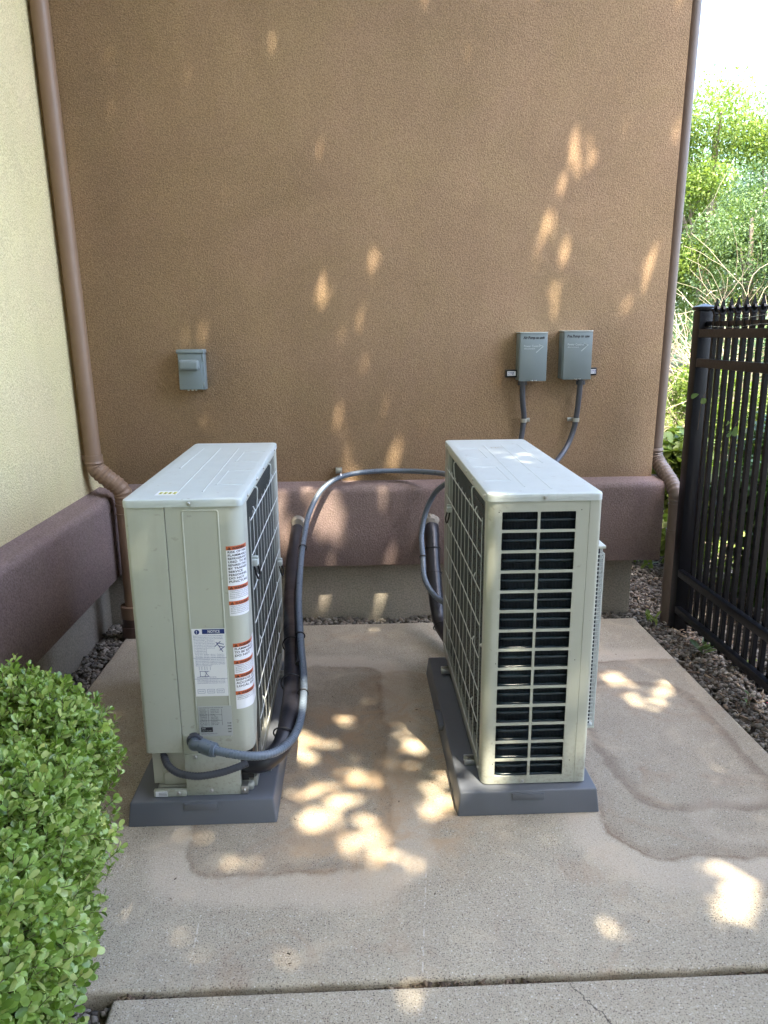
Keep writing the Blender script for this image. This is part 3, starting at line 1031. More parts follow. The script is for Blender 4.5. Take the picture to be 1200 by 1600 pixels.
def coil_side(t, X0, side):
    """fins, guard wires and galvanised frame on the coil side; side=+1 right, -1 left"""
    xs = X0 + UW if side > 0 else X0
    xin = xs - side * 0.022
    y0, y1 = UY + 0.055 if side < 0 else UY + 0.115, UY + UL - 0.10
    z0, z1 = UZ + 0.045, UZ + UH - 0.028
    # fin face, slightly uneven
    ny, nz = 60, 3
    v, f = [], []
    for i in range(ny + 1):
        for j in range(nz + 1):
            y = y0 + (y1 - y0) * i / ny
            v.append((xin + side * 0.0012 * math.sin(i * 1.7), y, z0 + (z1 - z0) * j / nz))
    for i in range(ny):
        for j in range(nz):
            a = i * (nz + 1) + j
            f.append((a, a + nz + 1, a + nz + 2, a + 1))
    mk('coil_fins', v, f, M['fins'], t, False)
    # vertical fin packs as real ridges
    mb = MB()
    for i in range(36):
        y = y0 + (y1 - y0) * (i + 0.5) / 36
        a, b = sorted((xin, xin + side * 0.004))
        mb.box(a, b, y - 0.0035, y + 0.0035, z0, z1)
    mb.out('fin_pack', M['fins'], t, False)
    # frame posts and rear cover
    m2 = MB()
    a, b = sorted((xs - side * 0.03, xs - side * 0.002))
    m2.box(a, b, y1 + 0.002, y1 + 0.020, z0, z1, 0.002)
    m2.out('frame_post', M['galv'], t, True)
    m2 = MB()
    a, b = sorted((xs - side * 0.035, xs - side * 0.001))
    m2.box(a, b, y1 + 0.022, UY + UL - 0.003, z0 - 0.02, z1 + 0.004, 0.004)
    m2.out('rear_cover', M['beige'] if side > 0 else M['galv'], t, True)
    # rail under lid, base rail
    MB().box(min(xs - side * .02, xs - side * .001), max(xs - side * .02, xs - side * .001), y0, y1, z1 - 0.010, z1 + 0.0035, 0.001).out('top_rail', M['beige'], t, True)
    MB().box(min(xs - side * .03, xs - side * .0005), max(xs - side * .03, xs - side * .0005), UY + 0.03, UY + UL - 0.04, UZ + 0.008, z0 - 0.002, 0.003).out('base_rail', M['galv'], t, True)
    # guard wires
    xw = xs + side * 0.006
    nv = 11
    ys = [y0 + 0.02 + (y1 - y0 - 0.03) * i / (nv - 1) for i in range(nv)]
    zt = z1 - 0.075
    for i, y in enumerate(ys):
        top = zt + 0.012
        MB().tube([(xw - side * 0.002, y, z0 + 0.02), (xw - side * 0.002, y, top - 0.012), (xw - side * 0.002, y, top)], 0.0012, 6).out('guard_wire', M['wire'], t, True)
    for j in range(8):
        z = z0 + 0.035 + (zt - z0 - 0.035) * j / 7
        kink = j % 2 == 1
        pts = []
        for i in range(0, 61):
            y = ys[0] + (ys[-1] - ys[0]) * i / 60
            dz = 0.0
            dx = 0.0
            if kink:
                u = (y - ys[0]) / (ys[-1] - ys[0])
                for c in (0.17, 0.86):
                    if abs(u - c) < 0.022:
                        q = 1 - abs(u - c) / 0.022
                        dx = -0.010 * q
                        dz = 0.014 * q * (1 if u < c else -1)
            pts.append((xw + side * dx, y, z + dz))
        MB().tube(pts, 0.0019, 8).out('guard_wire', M['wire'], t, True)
    # hooks hanging the guard from the lid
    for yy in (ys[2] - 0.01, ys[7]):
        MB().tube(spline([(xs - side * 0.008, yy, z1 - 0.004), (xs + side * 0.010, yy, z1 - 0.002), (xs + side * 0.010, yy + 0.004, z1 - 0.03), (xw, yy + 0.006, zt)], 0.006), 0.0024, 8).out('guard_hook', M['wire'], t, True)
    # feet clips at the bottom of the guard
    for yy in (UY + 0.14, UY + 0.84):
        mb = MB()
        a, b = sorted((xs - side * 0.005, xs + side * 0.035))
        mb.box(a, b, yy - 0.016, yy + 0.016, UZ + 0.002, UZ + 0.006, 0.001)
        mb.box(a, b, yy - 0.018, yy - 0.015, UZ + 0.002, UZ + 0.022, 0.0008)
        mb.box(a, b, yy + 0.015, yy + 0.018, UZ + 0.002, UZ + 0.022, 0.0008)
        mb.cyl((xs + side * 0.022, yy, UZ + 0.003), (xs + side * 0.022, yy, UZ + 0.024), 0.005, 10)
        mb.out('mounting_foot', M['steel'], t, True)
    return y0, y1, z0, z1


def sensor_clip(t, xs, side, y, z):
    mb = MB()
    a, b = sorted((xs - side * 0.004, xs + side * 0.017))
    mb.box(a, b, y - 0.012, y + 0.014, z, z + 0.022, 0.003)
    mb.box(a, b, y - 0.004, y + 0.006, z + 0.020, z + 0.032, 0.002)
    mb.out('sensor_clip', M['beige_lit'], t, True)
    MB().tube(spline([(xs + side * .012, y + 0.01, z + 0.002), (xs + side * .018, y + 0.022, z - 0.03), (xs + side * .016, y + 0.012, z - 0.05), (xs + side * .010, y - 0.004, z - 0.03), (xs + side * .006, y - 0.01, z)], 0.005), 0.0032, 8).out('sensor_lead', M['black'], t, True)


UG = 'outdoor heat pump units on the slab'
# ---- left unit -----------------------------------------------------
XL = -0.680
uL = thing('heat_pump_unit', 'beige heat pump unit on the left pad, labelled service end facing forward', 'heat pump', (XL + UW / 2, UY + 0.4, UZ), UG)
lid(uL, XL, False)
XG = -0.560
ZB, ZT = 0.240, UZ + UH - 0.0235
# inner body so that nothing is hollow
MB().box(XL + 0.012, XL + UW - 0.075, UY + 0.03, UY + UL - 0.01, UZ + 0.03, ZT - 0.004).out('inner_body', M['beige_in'], uL)
# left front panel incl. rounded left corner and left side
r = 0.014
cols = [(XL, UY + UL - 0.01, -1, 0), (XL, UY + 0.6, -1, 0), (XL, UY + 0.2, -1, 0), (XL, UY + r, -1, 0)]
for i in range(1, 6):
    a = i / 5 * PI / 2
    cols.append((XL + r - r * math.cos(a), UY + r - r * math.sin(a), -math.cos(a), -math.sin(a)))
cols += [(XG - 0.06, UY, 0, -1), (XG - 0.0022, UY, 0, -1), (XG - 0.0012, UY + 0.001, 0, -1)]


def zsL(i):
    b = ZB
    return [b, b + 0.004, 0.5, 0.8, ZT]


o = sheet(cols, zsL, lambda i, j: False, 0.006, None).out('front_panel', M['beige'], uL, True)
# service panel: front, big rounded corner, side return with rounded lower corner
XR = XL + UW
rb = 0.048


def wrap(s, z, off=0.0):
    """arc-length coordinate s measured from XG along front, round the right corner, onto the side"""
    Lf = (XR - rb) - XG
    La = rb * PI / 2
    if s <= Lf:
        return (XG + s, UY - off, z)
    if s <= Lf + La:
        a = (s - Lf) / rb
        return (XR - rb + (rb + off) * math.sin(a), UY + rb - (rb + off) * math.cos(a), z)
    return (XR + off, UY + rb + (s - Lf - La), z)


Lf, La = (XR - rb) - XG, rb * PI / 2
SE = Lf + La + 0.062
ss = [0.0012, 0.003] + list(np.linspace(0.02, Lf, 6)) + [Lf + La * i / 10 for i in range(1, 11)] + [Lf + La + 0.062 * i / 5 for i in range(1, 6)]
cols = []
for s_ in ss:
    p = wrap(s_, 0)
    q = wrap(s_, 0, 0.01)
    cols.append((p[0], p[1], (q[0] - p[0]) / 0.01, (q[1] - p[1]) / 0.01))


def zsR(i):
    s_ = ss[i]
    b = ZB - 0.004
    k = s_ - (SE - 0.11)
    if k > 0:
        k = min(k, 0.0999)
        b += 0.10 - math.sqrt(0.10 ** 2 - k * k)
    return [b, b + 0.004, 0.5, 0.8, ZT]


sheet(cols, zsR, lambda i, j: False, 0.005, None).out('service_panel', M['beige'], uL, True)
# pressed rectangle in the service panel
mb = MB()
ex0, ex1, ez0, ez1, er = -0.513, -0.402, 0.288, 1.036, 0.008


def rr_loop(ins, y):
    pts = []
    q = er - ins * 0.5
    for (cx, cz, a0) in ((ex1 - ins - q, ez0 + ins + q, -PI / 2), (ex1 - ins - q, ez1 - ins - q, 0), (ex0 + ins + q, ez1 - ins - q, PI / 2), (ex0 + ins + q, ez0 + ins + q, PI)):
        for i in range(6):
            a = a0 + i / 5 * PI / 2
            pts.append((cx + q * math.cos(a), y, cz + q * math.sin(a)))
    return pts


lp = [rr_loop(0, UY + 0.0005), rr_loop(0.002, UY - 0.0022), rr_loop(0.0045, UY - 0.0022), rr_loop(0.0065, UY - 0.0006)]
v = [p for l in lp for p in l]
f = [(k * 24 + i, k * 24 + (i + 1) % 24, (k + 1) * 24 + (i + 1) % 24, (k + 1) * 24 + i) for k in range(3) for i in range(24)]
f.append(tuple(3 * 24 + i for i in range(24)))
autosmooth(mk('pressed_panel', v, f, M['beige'], uL, True), 15)

coil_side(uL, XL, 1)
sensor_clip(uL, XR, 1, UY + 0.19, 0.80)
sensor_clip(uL, XR + 0.003, 1, UY + 0.93, 0.56)
# steel drip edge and dark opening right of the service panel foot
MB().box(XR - 0.065, XR - 0.058, UY + 0.03, UY + 0.10, 0.10, 0.40).out('inner_bracket', M['steel'], uL)
MB().box(XR - 0.012, XR - 0.004, UY + 0.085, UY + 0.107, 0.10, 0.42, 0.002).out('corner_post', M['galv'], uL, True)
# base, valve cover, plates
MB().box(XL + 0.025, XR - 0.01, UY + 0.012, UY + UL - 0.02, 0.086, 0.113, 0.008, 3).out('base_pan', M['galv'], uL, True)
MB().box(XL + 0.045, XG + 0.05, UY + 0.02, UY + 0.20, 0.1135, 0.236, 0.004).out('valve_cover', M['beige_in'], uL, True)
MB().box(XL + 0.018, -0.5585, UY - 0.010, UY + 0.004, 0.0875, 0.112, 0.002).out('base_flange', M['beige'], uL, True)
m = MB().box(-0.557, -0.384, UY - 0.006, UY + 0.02, 0.0875, 0.2355, 0.0012)
m.out('conduit_plate', M['beige'], uL, True)
MB().box(-0.555, -0.500, UY - 0.0045, UY - 0.0005, 0.236, 0.304, 0.001).out('conduit_plate', M['beige'], uL, True)
MB().box(-0.383, -0.36, UY - 0.009, UY + 0.02, 0.090, 0.116, 0.001).out('bracket_tab', M['steel'], uL, True)
MB().box(-0.384, -0.345, UY + 0.03, UY + 0.16, 0.115, 0.236).out('pipe_opening_shade', M['black'], uL)  # black block stands in for the shade inside the opening
for zz in (0.157, 0.170):
    MB().box(XL + 0.05, XL + 0.078, UY + 0.016, UY + 0.021, zz, zz + 0.003, 0.0005).out('louvre', M['beige_in'], uL)
mb = MB()
mb.box(XL + 0.024, XL + 0.062, UY - 0.0116, UY - 0.0103, 0.0895, 0.1085, 0.0003)
o = mb.out('serial_label', M['white'], uL)
BASE[o.name] = BASE[uL.name]
m2 = MB()
for k in range(3):
    m2.add([(XL + 0.034, UY - 0.0121, 0.093 + k * 0.005), (XL + 0.060, UY - 0.0121, 0.093 + k * 0.005), (XL + 0.060, UY - 0.0121, 0.0945 + k * 0.005), (XL + 0.034, UY - 0.0121, 0.0945 + k * 0.005)], [(0, 1, 2, 3)])
m2.out('print_line', M['ink'], o)
for p, nn in (((-0.487, UY - 0.004, UZ + UH - 0.0125), (0, -1, 0)), ((-0.528, UY - 0.0045, 0.293), (0, -1, 0)), ((-0.522, UY - 0.006, 0.226), (0, -1, 0)),
              ((-0.395, UY - 0.006, 0.228), (0, -1, 0)), ((-0.478, UY - 0.006, 0.104), (0, -1, 0)), ((-0.372, UY - 0.009, 0.103), (0, -1, 0)),
              ((-0.582, UY - 0.010, 0.101), (0, -1, 0)), ((XR + 0.003, UY + 0.115, 1.052), (1, 0, 0)), ((XR + 0.003, UY + 0.55, 1.056), (1, 0, 0)),
              ((XR + 0.003, UY + 0.35, 1.056), (1, 0, 0)), ((XR + 0.003, UY + 0.95, 1.056), (1, 0, 0))):
    screw(uL, p, nn)

# labels ---------------------------------------------------------------


def flat_label(t, name, x0, x1, z0, z1, y, mat, label):
    o = mk(name, [(x0, y, z0), (x1, y, z0), (x1, y, z1), (x0, y, z1), (x0, y + 0.0005, z0), (x1, y + 0.0005, z0), (x1, y + 0.0005, z1), (x0, y + 0.0005, z1)],
           [(0, 1, 2, 3), (4, 7, 6, 5), (0, 4, 5, 1), (1, 5, 6, 2), (2, 6, 7, 3), (3, 7, 4, 0)], mat, t, label=label)
    return o


def put_text(mb, body, size, x, z, y, width=None, bold=0.0, fn=None, italic=0.0):
    v, f = text_geo(body, size, bold)
    if not v:
        return
    xm = max(p.x for p in v)
    k = (width / xm) if width and xm > 0 else 1.0
    if width:
        k = min(k, 1.35)
    out = []
    for p in v:
        px, pz = x + p.x * k + p.y * italic, z + p.y
        out.append(fn(px, pz) if fn else (px, y, pz))
    mb.add(out, f)


yl = UY - 0.0035
nl = flat_label(uL, 'notice_label', -0.506, -0.405, 0.436, 0.662, yl, M['white'], 'white NOTICE instruction label with navy heading')
mb = MB()
mb.add([(-0.474, yl - .0004, 0.645), (-0.406, yl - .0004, 0.645), (-0.406, yl - .0004, 0.6605), (-0.474, yl - .0004, 0.6605)], [(0, 1, 2, 3)])
nq = 18
mb.add([(-0.490 + 0.0078 * math.cos(2 * PI * i / nq), yl - .0004, 0.6515 + 0.0078 * math.sin(2 * PI * i / nq)) for i in range(nq)], [tuple(range(nq))])
mb.out('heading_band', M['navy'], nl)
mb = MB()
put_text(mb, 'NOTICE', 0.0125, -0.457, 0.6487, yl - 0.0008, 0.037, 0.0002)
mb.out('lettering', M['white'], nl)
mb = MB()
put_text(mb, '!', 0.013, -0.4925, 0.647, yl - 0.0008, None, 0.0004)
mb.out('lettering', M['white'], nl)
mb = MB()
z = 0.6375
lines = ['PRECAUTIONS WHEN RELOCATING THE UNIT OR DOING MAINTENANCE', 'When the refrigerant pump down is done, stop the compressor', 'before removing the piping. Read the manual carefully.']
for ln in lines:
    put_text(mb, ln, 0.0042, -0.502, z, yl - .0006, 0.090)
    z -= 0.0048
z0_ = z
for k in range(9):
    put_text(mb, 'Turn off the power and wait', 0.0038, -0.501, z, yl - .0006, 0.034)
    if k < 6:
        put_text(mb, 'Liquid shutoff valve side', 0.0038, -0.462, z, yl - .0006, 0.024)
    z -= 0.0052
for k in range(3):
    put_text(mb, 'Service port   Gas valve   Hex key   Charge hose', 0.0038, -0.499, z, yl - .0006, 0.088)
    z -= 0.0048
zz = z - 0.003
for k in range(5):
    put_text(mb, 'AIR PURGE OF REFRIGERANT PIPING BY VACUUM PUMP' if k == 0 else 'Always use a vacuum pump for trapping moisture inside the pipe', 0.0042, -0.500, zz, yl - .0006, 0.090 if k != 4 else 0.05)
    zz -= 0.005
zz -= 0.034
for k in range(5):
    put_text(mb, 'WIRING DIAGRAM AND NOTES' if k == 0 else 'Connect the wires firmly so the terminal does not come loose', 0.0042, -0.499, zz, yl - .0006, 0.060 if k == 0 else 0.086)
    zz -= 0.005
# thin rules, little diagrams


def rule(mb, x0, z0, x1, z1, w=0.0005, y=yl - 0.0006):
    a, b = Vector((x0, 0, z0)), Vector((x1, 0, z1))
    d = (b - a).normalized()
    q = Vector((-d.z, 0, d.x)) * w
    pts = [a + q, b + q, b - q, a - q]
    mb.add([(p.x, y, p.z) for p in pts], [(3, 2, 1, 0)])


for zr in (0.5655, 0.4955):
    rule(mb, -0.506, zr, -0.405, zr, 0.0004)
rule(mb, -0.4645, 0.575, -0.4645, 0.623, 0.0003)
for (a, b, c, d) in ((-0.434, 0.618, -0.414, 0.585), (-0.43, 0.615, -0.41, 0.61), (-0.428, 0.606, -0.41, 0.60), (-0.424, 0.59, -0.408, 0.603), (-0.438, 0.603, -0.42, 0.62)):
    rule(mb, a, b, c, d, 0.0011)
for xx in (-0.49, -0.482, -0.473, -0.466, -0.456):
    rule(mb, xx, 0.525, xx, 0.537, 0.0004)
for (a, b, c, d) in ((-0.49, 0.521, -0.46, 0.521), (-0.49, 0.504, -0.46, 0.504), (-0.488, 0.504, -0.488, 0.521), (-0.474, 0.504, -0.466, 0.521), (-0.474, 0.521, -0.462, 0.504)):
    rule(mb, a, b, c, d, 0.0007)
for k, xx in enumerate((-0.499, -0.469, -0.440)):
    for (a, b, c, d) in ((0, 0, .022, 0), (0, .013, .022, .013), (0, 0, 0, .013), (.022, 0, .022, .013)):
        rule(mb, xx + a, 0.447 + b, xx + c, 0.447 + d, 0.0004)
    put_text(mb, 'METER', 0.0045, xx + 0.003, 0.452, yl - .0006, 0.016)
mb.out('print_line', M['blueink'], nl)

rl = flat_label(uL, 'rating_label', -0.503, -0.399, 0.297, 0.402, yl, M['silverlab'], 'silver rating plate with a black square-cornered block')
mb = MB()
put_text(mb, 'SPLIT SYSTEM HEAT PUMP OUTDOOR UNIT', 0.0048, -0.499, 0.3945, yl - .0006, 0.074)
z = 0.388
for k in range(12):
    put_text(mb, ['MODEL', 'VOLT-PH-HZ', 'RANGE', 'M.C.A. 12.4', 'MAX FUSE 15', 'CHARGE', 'HIGH  LOW', 'COMP. R.L.A.', 'FAN MOTOR', 'F.L.A. 0.5', 'TEST PRESS', 'OIL'][k], 0.0046, -0.499, z, yl - .0006, 0.022)
    put_text(mb, ['208/230-1-60', 'OUTDOOR USE', '187V-253V', 'R-32', '3.3 lbs', '450 PSIG', '240 PSIG', 'SUITABLE', 'DESIGN', 'PRESSURE', 'kW 0.08', ''][k] or '.', 0.0046, -0.465, z, yl - .0006, 0.026)
    z -= 0.0052
for (a, b, c, d) in ((-0.472, 0.392, -0.472, 0.335), (-0.50, 0.372, -0.43, 0.372), (-0.50, 0.352, -0.43, 0.352), (-0.43, 0.392, -0.43, 0.335)):
    rule(mb, a, b, c, d, 0.0004)
for k in range(4):
    put_text(mb, ['C US', 'LISTED', 'AHRI', 'CERT'][k], 0.0062, -0.414, 0.340 - k * 0.010, yl - .0006, 0.012, 0.0002)
mb.add([(-0.498, yl - .0006, 0.312), (-0.461, yl - .0006, 0.312), (-0.461, yl - .0006, 0.329), (-0.498, yl - .0006, 0.329)], [(0, 1, 2, 3)])
put_text(mb, 'MADE FOR OUTDOOR INSTALLATION', 0.0045, -0.498, 0.3045, yl - .0006, 0.05)
mb.out('print_line', M['ink'], rl)
mb = MB()
put_text(mb, 'LISTED', 0.0055, -0.4955, 0.3225, yl - .0010, 0.012, 0.0002)
put_text(mb, 'HEAT PUMP', 0.0045, -0.4955, 0.315, yl - .0010, 0.03)
mb.out('lettering', M['silverlab'], rl)


def wrapped_label(t, name, s0, s1, z0, z1, label, blocks):
    """label wrapped round the service panel corner; blocks: (z_top, z_bottom, lines, size)"""
    n = 14
    v, f = [], []
    for i in range(n + 1):
        s_ = s0 + (s1 - s0) * i / n
        v.append(wrap(s_, z0, 0.0008))
        v.append(wrap(s_, z1, 0.0008))
    for i in range(n):
        f.append((2 * i, 2 * i + 2, 2 * i + 3, 2 * i + 1))
    lab = mk(name, v, f, M['white'], t, True, label=label)
    mo = MB()
    mi = MB()
    for (zt, zb, lines, size) in blocks:
        hb = 0.0125
        q = [wrap(s0 + (s1 - s0 - (0.028 if s1 - s0 > 0.1 else 0)) * i / n, zt - hb * k, 0.0013) for i in range(n + 1) for k in (1, 0)]
        mo = MB()
        mo.add(q, [(2 * i, 2 * i + 2, 2 * i + 3, 2 * i + 1) for i in range(n)])
        mo.out('warning_band', M['orange'], lab)
        put_text(mi, 'WARNING', 0.010, s0 + 0.018, zt - 0.0103, 0, 0.045, 0.0003, lambda a, b: wrap(a, b, 0.0018))
        tri = [(s0 + 0.004, zt - 0.0108), (s0 + 0.015, zt - 0.0108), (s0 + 0.0095, zt - 0.0015)]
        mi.add([wrap(a, b, 0.0018) for a, b in tri], [(0, 1, 2)])
        mw = MB()
        put_text(mw, '!', 0.007, s0 + 0.0082, zt - 0.0098, 0, None, 0.0003, lambda a, b: wrap(a, b, 0.0022))
        mw.out('warning_mark', M['orange'], lab)
        z = zt - hb - size * 1.0
        k = 0
        while z > zb + 0.001:
            put_text(mi, lines[k % len(lines)], size, s0 + 0.004, z, 0, (s1 - s0) * 0.86 if s1 - s0 < 0.1 else 0.086, 0.0002 if size > 0.007 else 0, lambda a, b: wrap(a, b, 0.0013))
            z -= size * 1.12
            k += 1
    mi.out('lettering', M['ink'], lab)
    return lab


big = ['RISK OF FIRE', 'FLAMMABLE', 'REFRIGERANT', 'USED. TO BE', 'REPAIRED ONLY', 'BY TRAINED', 'SERVICE', 'PERSONNEL.', 'DO NOT', 'PUNCTURE', 'TUBING. SEE', 'MANUAL FOR', 'THE SAFE', 'ROOM AREA.']
small = ['Installation and service must be by', 'qualified technicians only. Disconnect', 'all power before opening any panel.', 'Electric shock can cause injury.']
wrapped_label(uL, 'warning_label', Lf - 0.004, Lf + 0.072, 0.700, 0.922, 'upper white warning label with three orange bands',
              [(0.922, 0.800, big, 0.0092), (0.797, 0.753, small, 0.0050), (0.748, 0.702, small, 0.0050)])
wrapped_label(uL, 'warning_label', Lf - 0.0, Lf + 0.118, 0.388, 0.610, 'lower white warning label with four orange bands',
              [(0.610, 0.556, ['FLAMMABLE GAS', 'TO BE REPAIRED', 'DO NOT', 'PUNCTURE'], 0.0098), (0.553, 0.510, small, 0.0050),
               (0.507, 0.452, ['DISPOSE OF IN', 'ACCORDANCE', 'LOCAL AND', 'REGULATIONS'], 0.0098), (0.449, 0.415, small, 0.0050)])
# yellow shipping mark on the lid
zl = UZ + UH + 0.0006
o = mk('lid_label', [(-0.600, UY + 0.055, zl), (-0.535, UY + 0.055, zl), (-0.535, UY + 0.115, zl), (-0.600, UY + 0.115, zl)], [(0, 1, 2, 3)], M['white'], uL)
mb = MB()
for k in range(4):
    x = -0.592 + 0.014 * k
    mb.add([(x, UY + 0.068, zl + 0.0004), (x + 0.010, UY + 0.068, zl + 0.0004), (x + 0.010, UY + 0.100, zl + 0.0004), (x, UY + 0.100, zl + 0.0004)], [(0, 1, 2, 3)])
mb.out('warning_mark', M['yellowlab'], o)
mb = MB()
for k in range(4):
    x = -0.592 + 0.014 * k
    mb.add([(x + 0.002, UY + 0.074, zl + 0.0008), (x + 0.008, UY + 0.074, zl + 0.0008), (x + 0.005, UY + 0.094, zl + 0.0008)], [(0, 1, 2)])
mb.out('print_line', M['ink'], o)
uL.rotation_euler = (R(0.75), 0, 0)

# ---- right unit ----------------------------------------------------
XQ = 0.398
uR = thing('heat_pump_unit', 'beige heat pump unit on the right pad, slotted coil end facing forward', 'heat pump', (XQ + UW / 2, UY + 0.4, UZ), UG)
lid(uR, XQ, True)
MB().box(XQ + 0.075, XQ + UW - 0.012, UY + 0.07, UY + UL - 0.01, UZ + 0.03, ZT - 0.004).out('inner_body', M['beige_in'], uR)
ra = 0.026
ZP = UZ + 0.008
cols = [(XQ, UY + 0.052, -1, 0), (XQ, UY + ra, -1, 0)]
for i in range(1, 8):
    a = i / 7 * PI / 2
    cols.append((XQ + ra - ra * math.cos(a), UY + ra - ra * math.sin(a), -math.cos(a), -math.sin(a)))
n_pre = len(cols)
xb = [0.441, 0.4425, 0.5475, 0.549, 0.557, 0.5585, 0.6635, 0.665]
cols += [(x, UY, 0, -1) for x in xb]
XR2 = XQ + UW
cols += [(0.703, UY, 0, -1), (0.7045, UY + 0.0015, 0, -1), (0.706, UY, 0, -1)]
rr2 = 0.012
cols += [(XR2 - rr2, UY, 0, -1)]
for i in range(1, 5):
    a = i / 4 * PI / 2
    cols.append((XR2 - rr2 + rr2 * math.sin(a), UY + rr2 - rr2 * math.cos(a), math.sin(a), -math.cos(a)))
cols += [(XR2, UY + 0.3, 1, 0), (XR2, UY + 0.8, 1, 0), (XR2, UY + UL - 0.01, 1, 0)]
zsl = []
NS = 14
pitch = (1.012 - 0.118 + 0.0085) / NS
for k in range(NS):
    zb_ = 0.118 + k * pitch
    zsl.append((zb_, zb_ + pitch - 0.0085))
zrow = [ZP, ZP + 0.004]
hz = set()
hz_edge = set()
for (a, b) in zsl:
    hz_edge.add(len(zrow)); zrow.append(a)
    hz.add(len(zrow)); zrow.append(a + 0.0015)
    hz_edge.add(len(zrow)); zrow.append(b - 0.0015)
    zrow.append(b)
zrow.append(ZT)
inner = {n_pre + 1, n_pre + 5}
edgec = {n_pre, n_pre + 2, n_pre + 4, n_pre + 6}


def hole(i, j):
    if i in inner:
        return j in hz or j in hz_edge
    if i in edgec:
        return j in hz
    return False


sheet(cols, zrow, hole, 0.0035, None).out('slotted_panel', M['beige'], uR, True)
y0, y1, z0, z1 = coil_side(uR, XQ, -1)
sensor_clip(uR, XQ, -1, UY + 0.86, 0.80)
# coil behind the slots: fins and bent tubes


def coil_path(off):
    r_ = 0.055
    p = [(XQ + 0.02 + off, UY + 0.50), (XQ + 0.02 + off, UY + 0.018 + r_ + 0.01)]
    for i in range(0, 9):
        a = i / 8 * PI / 2
        p.append((XQ + 0.02 + r_ - (r_ - off) * math.cos(a), UY + 0.018 + r_ - (r_ - off) * math.sin(a)))
    p += [(XQ + UW - 0.05, UY + 0.018 + off)]
    return p


tb = MB()
k = 0
z = 0.112
while z < 1.02:
    P = [(x, y, z) for x, y in coil_path(0.004)]
    tb.tube(P, 0.0062, 10)
    z += 0.0322
tb.out('coil_tube', M['tube'], uR, True)
v, f = [], []
cp = coil_path(0.008)
for (x, y) in cp:
    v += [(x, y, 0.1), (x, y, 1.03)]
f = [(2 * i, 2 * i + 2, 2 * i + 3, 2 * i + 1) for i in range(len(cp) - 1)]
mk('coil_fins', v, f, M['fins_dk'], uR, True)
fb = MB()
for i in range(56):
    x = XQ + 0.045 + i * 0.0045
    fb.box(x, x + 0.0006, UY + 0.0205, UY + 0.030, 0.105, 1.02)
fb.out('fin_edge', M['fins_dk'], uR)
MB().box(XQ + 0.01, XR2 - 0.01, UY + 0.012, UY + UL - 0.02, 0.086, 0.112, 0.008, 3).out('base_pan', M['galv'], uR, True)
for p, nn in (((0.568, UY - 0.004, UZ + UH - 0.0125), (0, -1, 0)), ((0.534, UY, 0.100), (0, -1, 0)), ((XQ - 0.003, UY + 0.045, 1.054), (-1, 0, 0)),
              ((XQ - 0.003, UY + 0.28, 1.056), (-1, 0, 0)), ((XQ - 0.003, UY + 0.42, 1.056), (-1, 0, 0)), ((XQ - 0.003, UY + 0.98, 1.056), (-1, 0, 0)),
              ((XQ - 0.001, UY + 0.055, 0.56), (-1, 0, 0)), ((XQ - 0.001, UY + 0.055, 0.12), (-1, 0, 0))):
    screw(uR, p, nn, 0.005)
for (x, z) in ((0.431, 1.012), (0.681, 1.016), (0.434, 0.520), (0.686, 0.527), (0.434, 0.165), (0.687, 0.172)):
    MB().cyl((x, UY - 0.0006, z), (x, UY + 0.003, z), 0.0017, 8).out('screw_hole', M['ink'], uR)
# lid marks
mb = MB()
put_text(mb, 'HC', 0.03, 0, 0, 0)
zq = UZ + UH + 0.0008
vv = [(0.555 + p[0] * 1.2, UY + 0.84 + p[2] * 1.5, zq) for p in mb.v]
mk('lettering', vv, mb.f, plain('faded_marker', (0.45, 0.42, 0.33), 0.6), uR)
# rear terminal cover where the conduits enter
MB().box(XQ + 0.006, XQ + 0.10, UY + UL - 0.012, UY + UL + 0.055, 0.24, 0.98, 0.008).out('terminal_cover', M['beige_in'], uR, True)
# fan grille on the right-hand side
gx0, gx1, gy0, gy1, gz0, gz1 = XR2 + 0.001, XR2 + 0.046, UY + 0.085, UY + 0.93, 0.262, 0.846
MB().box(XR2 + 0.0003, XR2 + 0.0013, gy0 - 0.001, gy1, gz0 - 0.018, gz1 + 0.020).out('fan_opening_shade', M['black'], uR)  # black sheet painted in for the shade behind the grille
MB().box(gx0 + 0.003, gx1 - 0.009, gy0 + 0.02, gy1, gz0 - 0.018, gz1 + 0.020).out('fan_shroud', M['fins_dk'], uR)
mb = MB()
nb = 42
for k in range(nb + 1):
    z = gz0 + (gz1 - gz0) * k / nb
    mb.box(gx0, gx1, gy0, gy0 + 0.003, z, z + 0.0030)
    mb.box(gx1 - 0.003, gx1, gy0 + 0.0032, gy1, z, z + 0.0042)
for x in (0.008, 0.020, 0.032):
    mb.box(gx0 + x, gx0 + x + 0.003, gy0 + 0.0032, gy0 + 0.006, gz0, gz1 + 0.02)
for k in range(60):
    y = gy0 + 0.01 + (gy1 - gy0 - 0.01) * k / 60
    mb.box(gx1 - 0.0062, gx1 - 0.0032, y, y + 0.003, gz0, gz1 + 0.02)
mb.box(gx1 - 0.004, gx1 + 0.001, gy0 - 0.001, gy0 + 0.004, gz0 - 0.02, gz1 + 0.004)
mb.out('fan_grille', M['wire'], uR, False)
MB().box(gx0, gx1 + 0.003, gy0 - 0.003, gy1, gz1 + 0.0205, gz1 + 0.030, 0.002).out('grille_rim', M['beige'], uR, True)
MB().box(gx0, gx1 + 0.002, gy0 - 0.002, gy1, gz0 - 0.026, gz0 - 0.018, 0.002).out('grille_rim', M['beige'], uR, True)
uR.rotation_euler = (R(0.75), 0, 0)

# ------------------------------------------------------------------ refrigerant lines and conduits


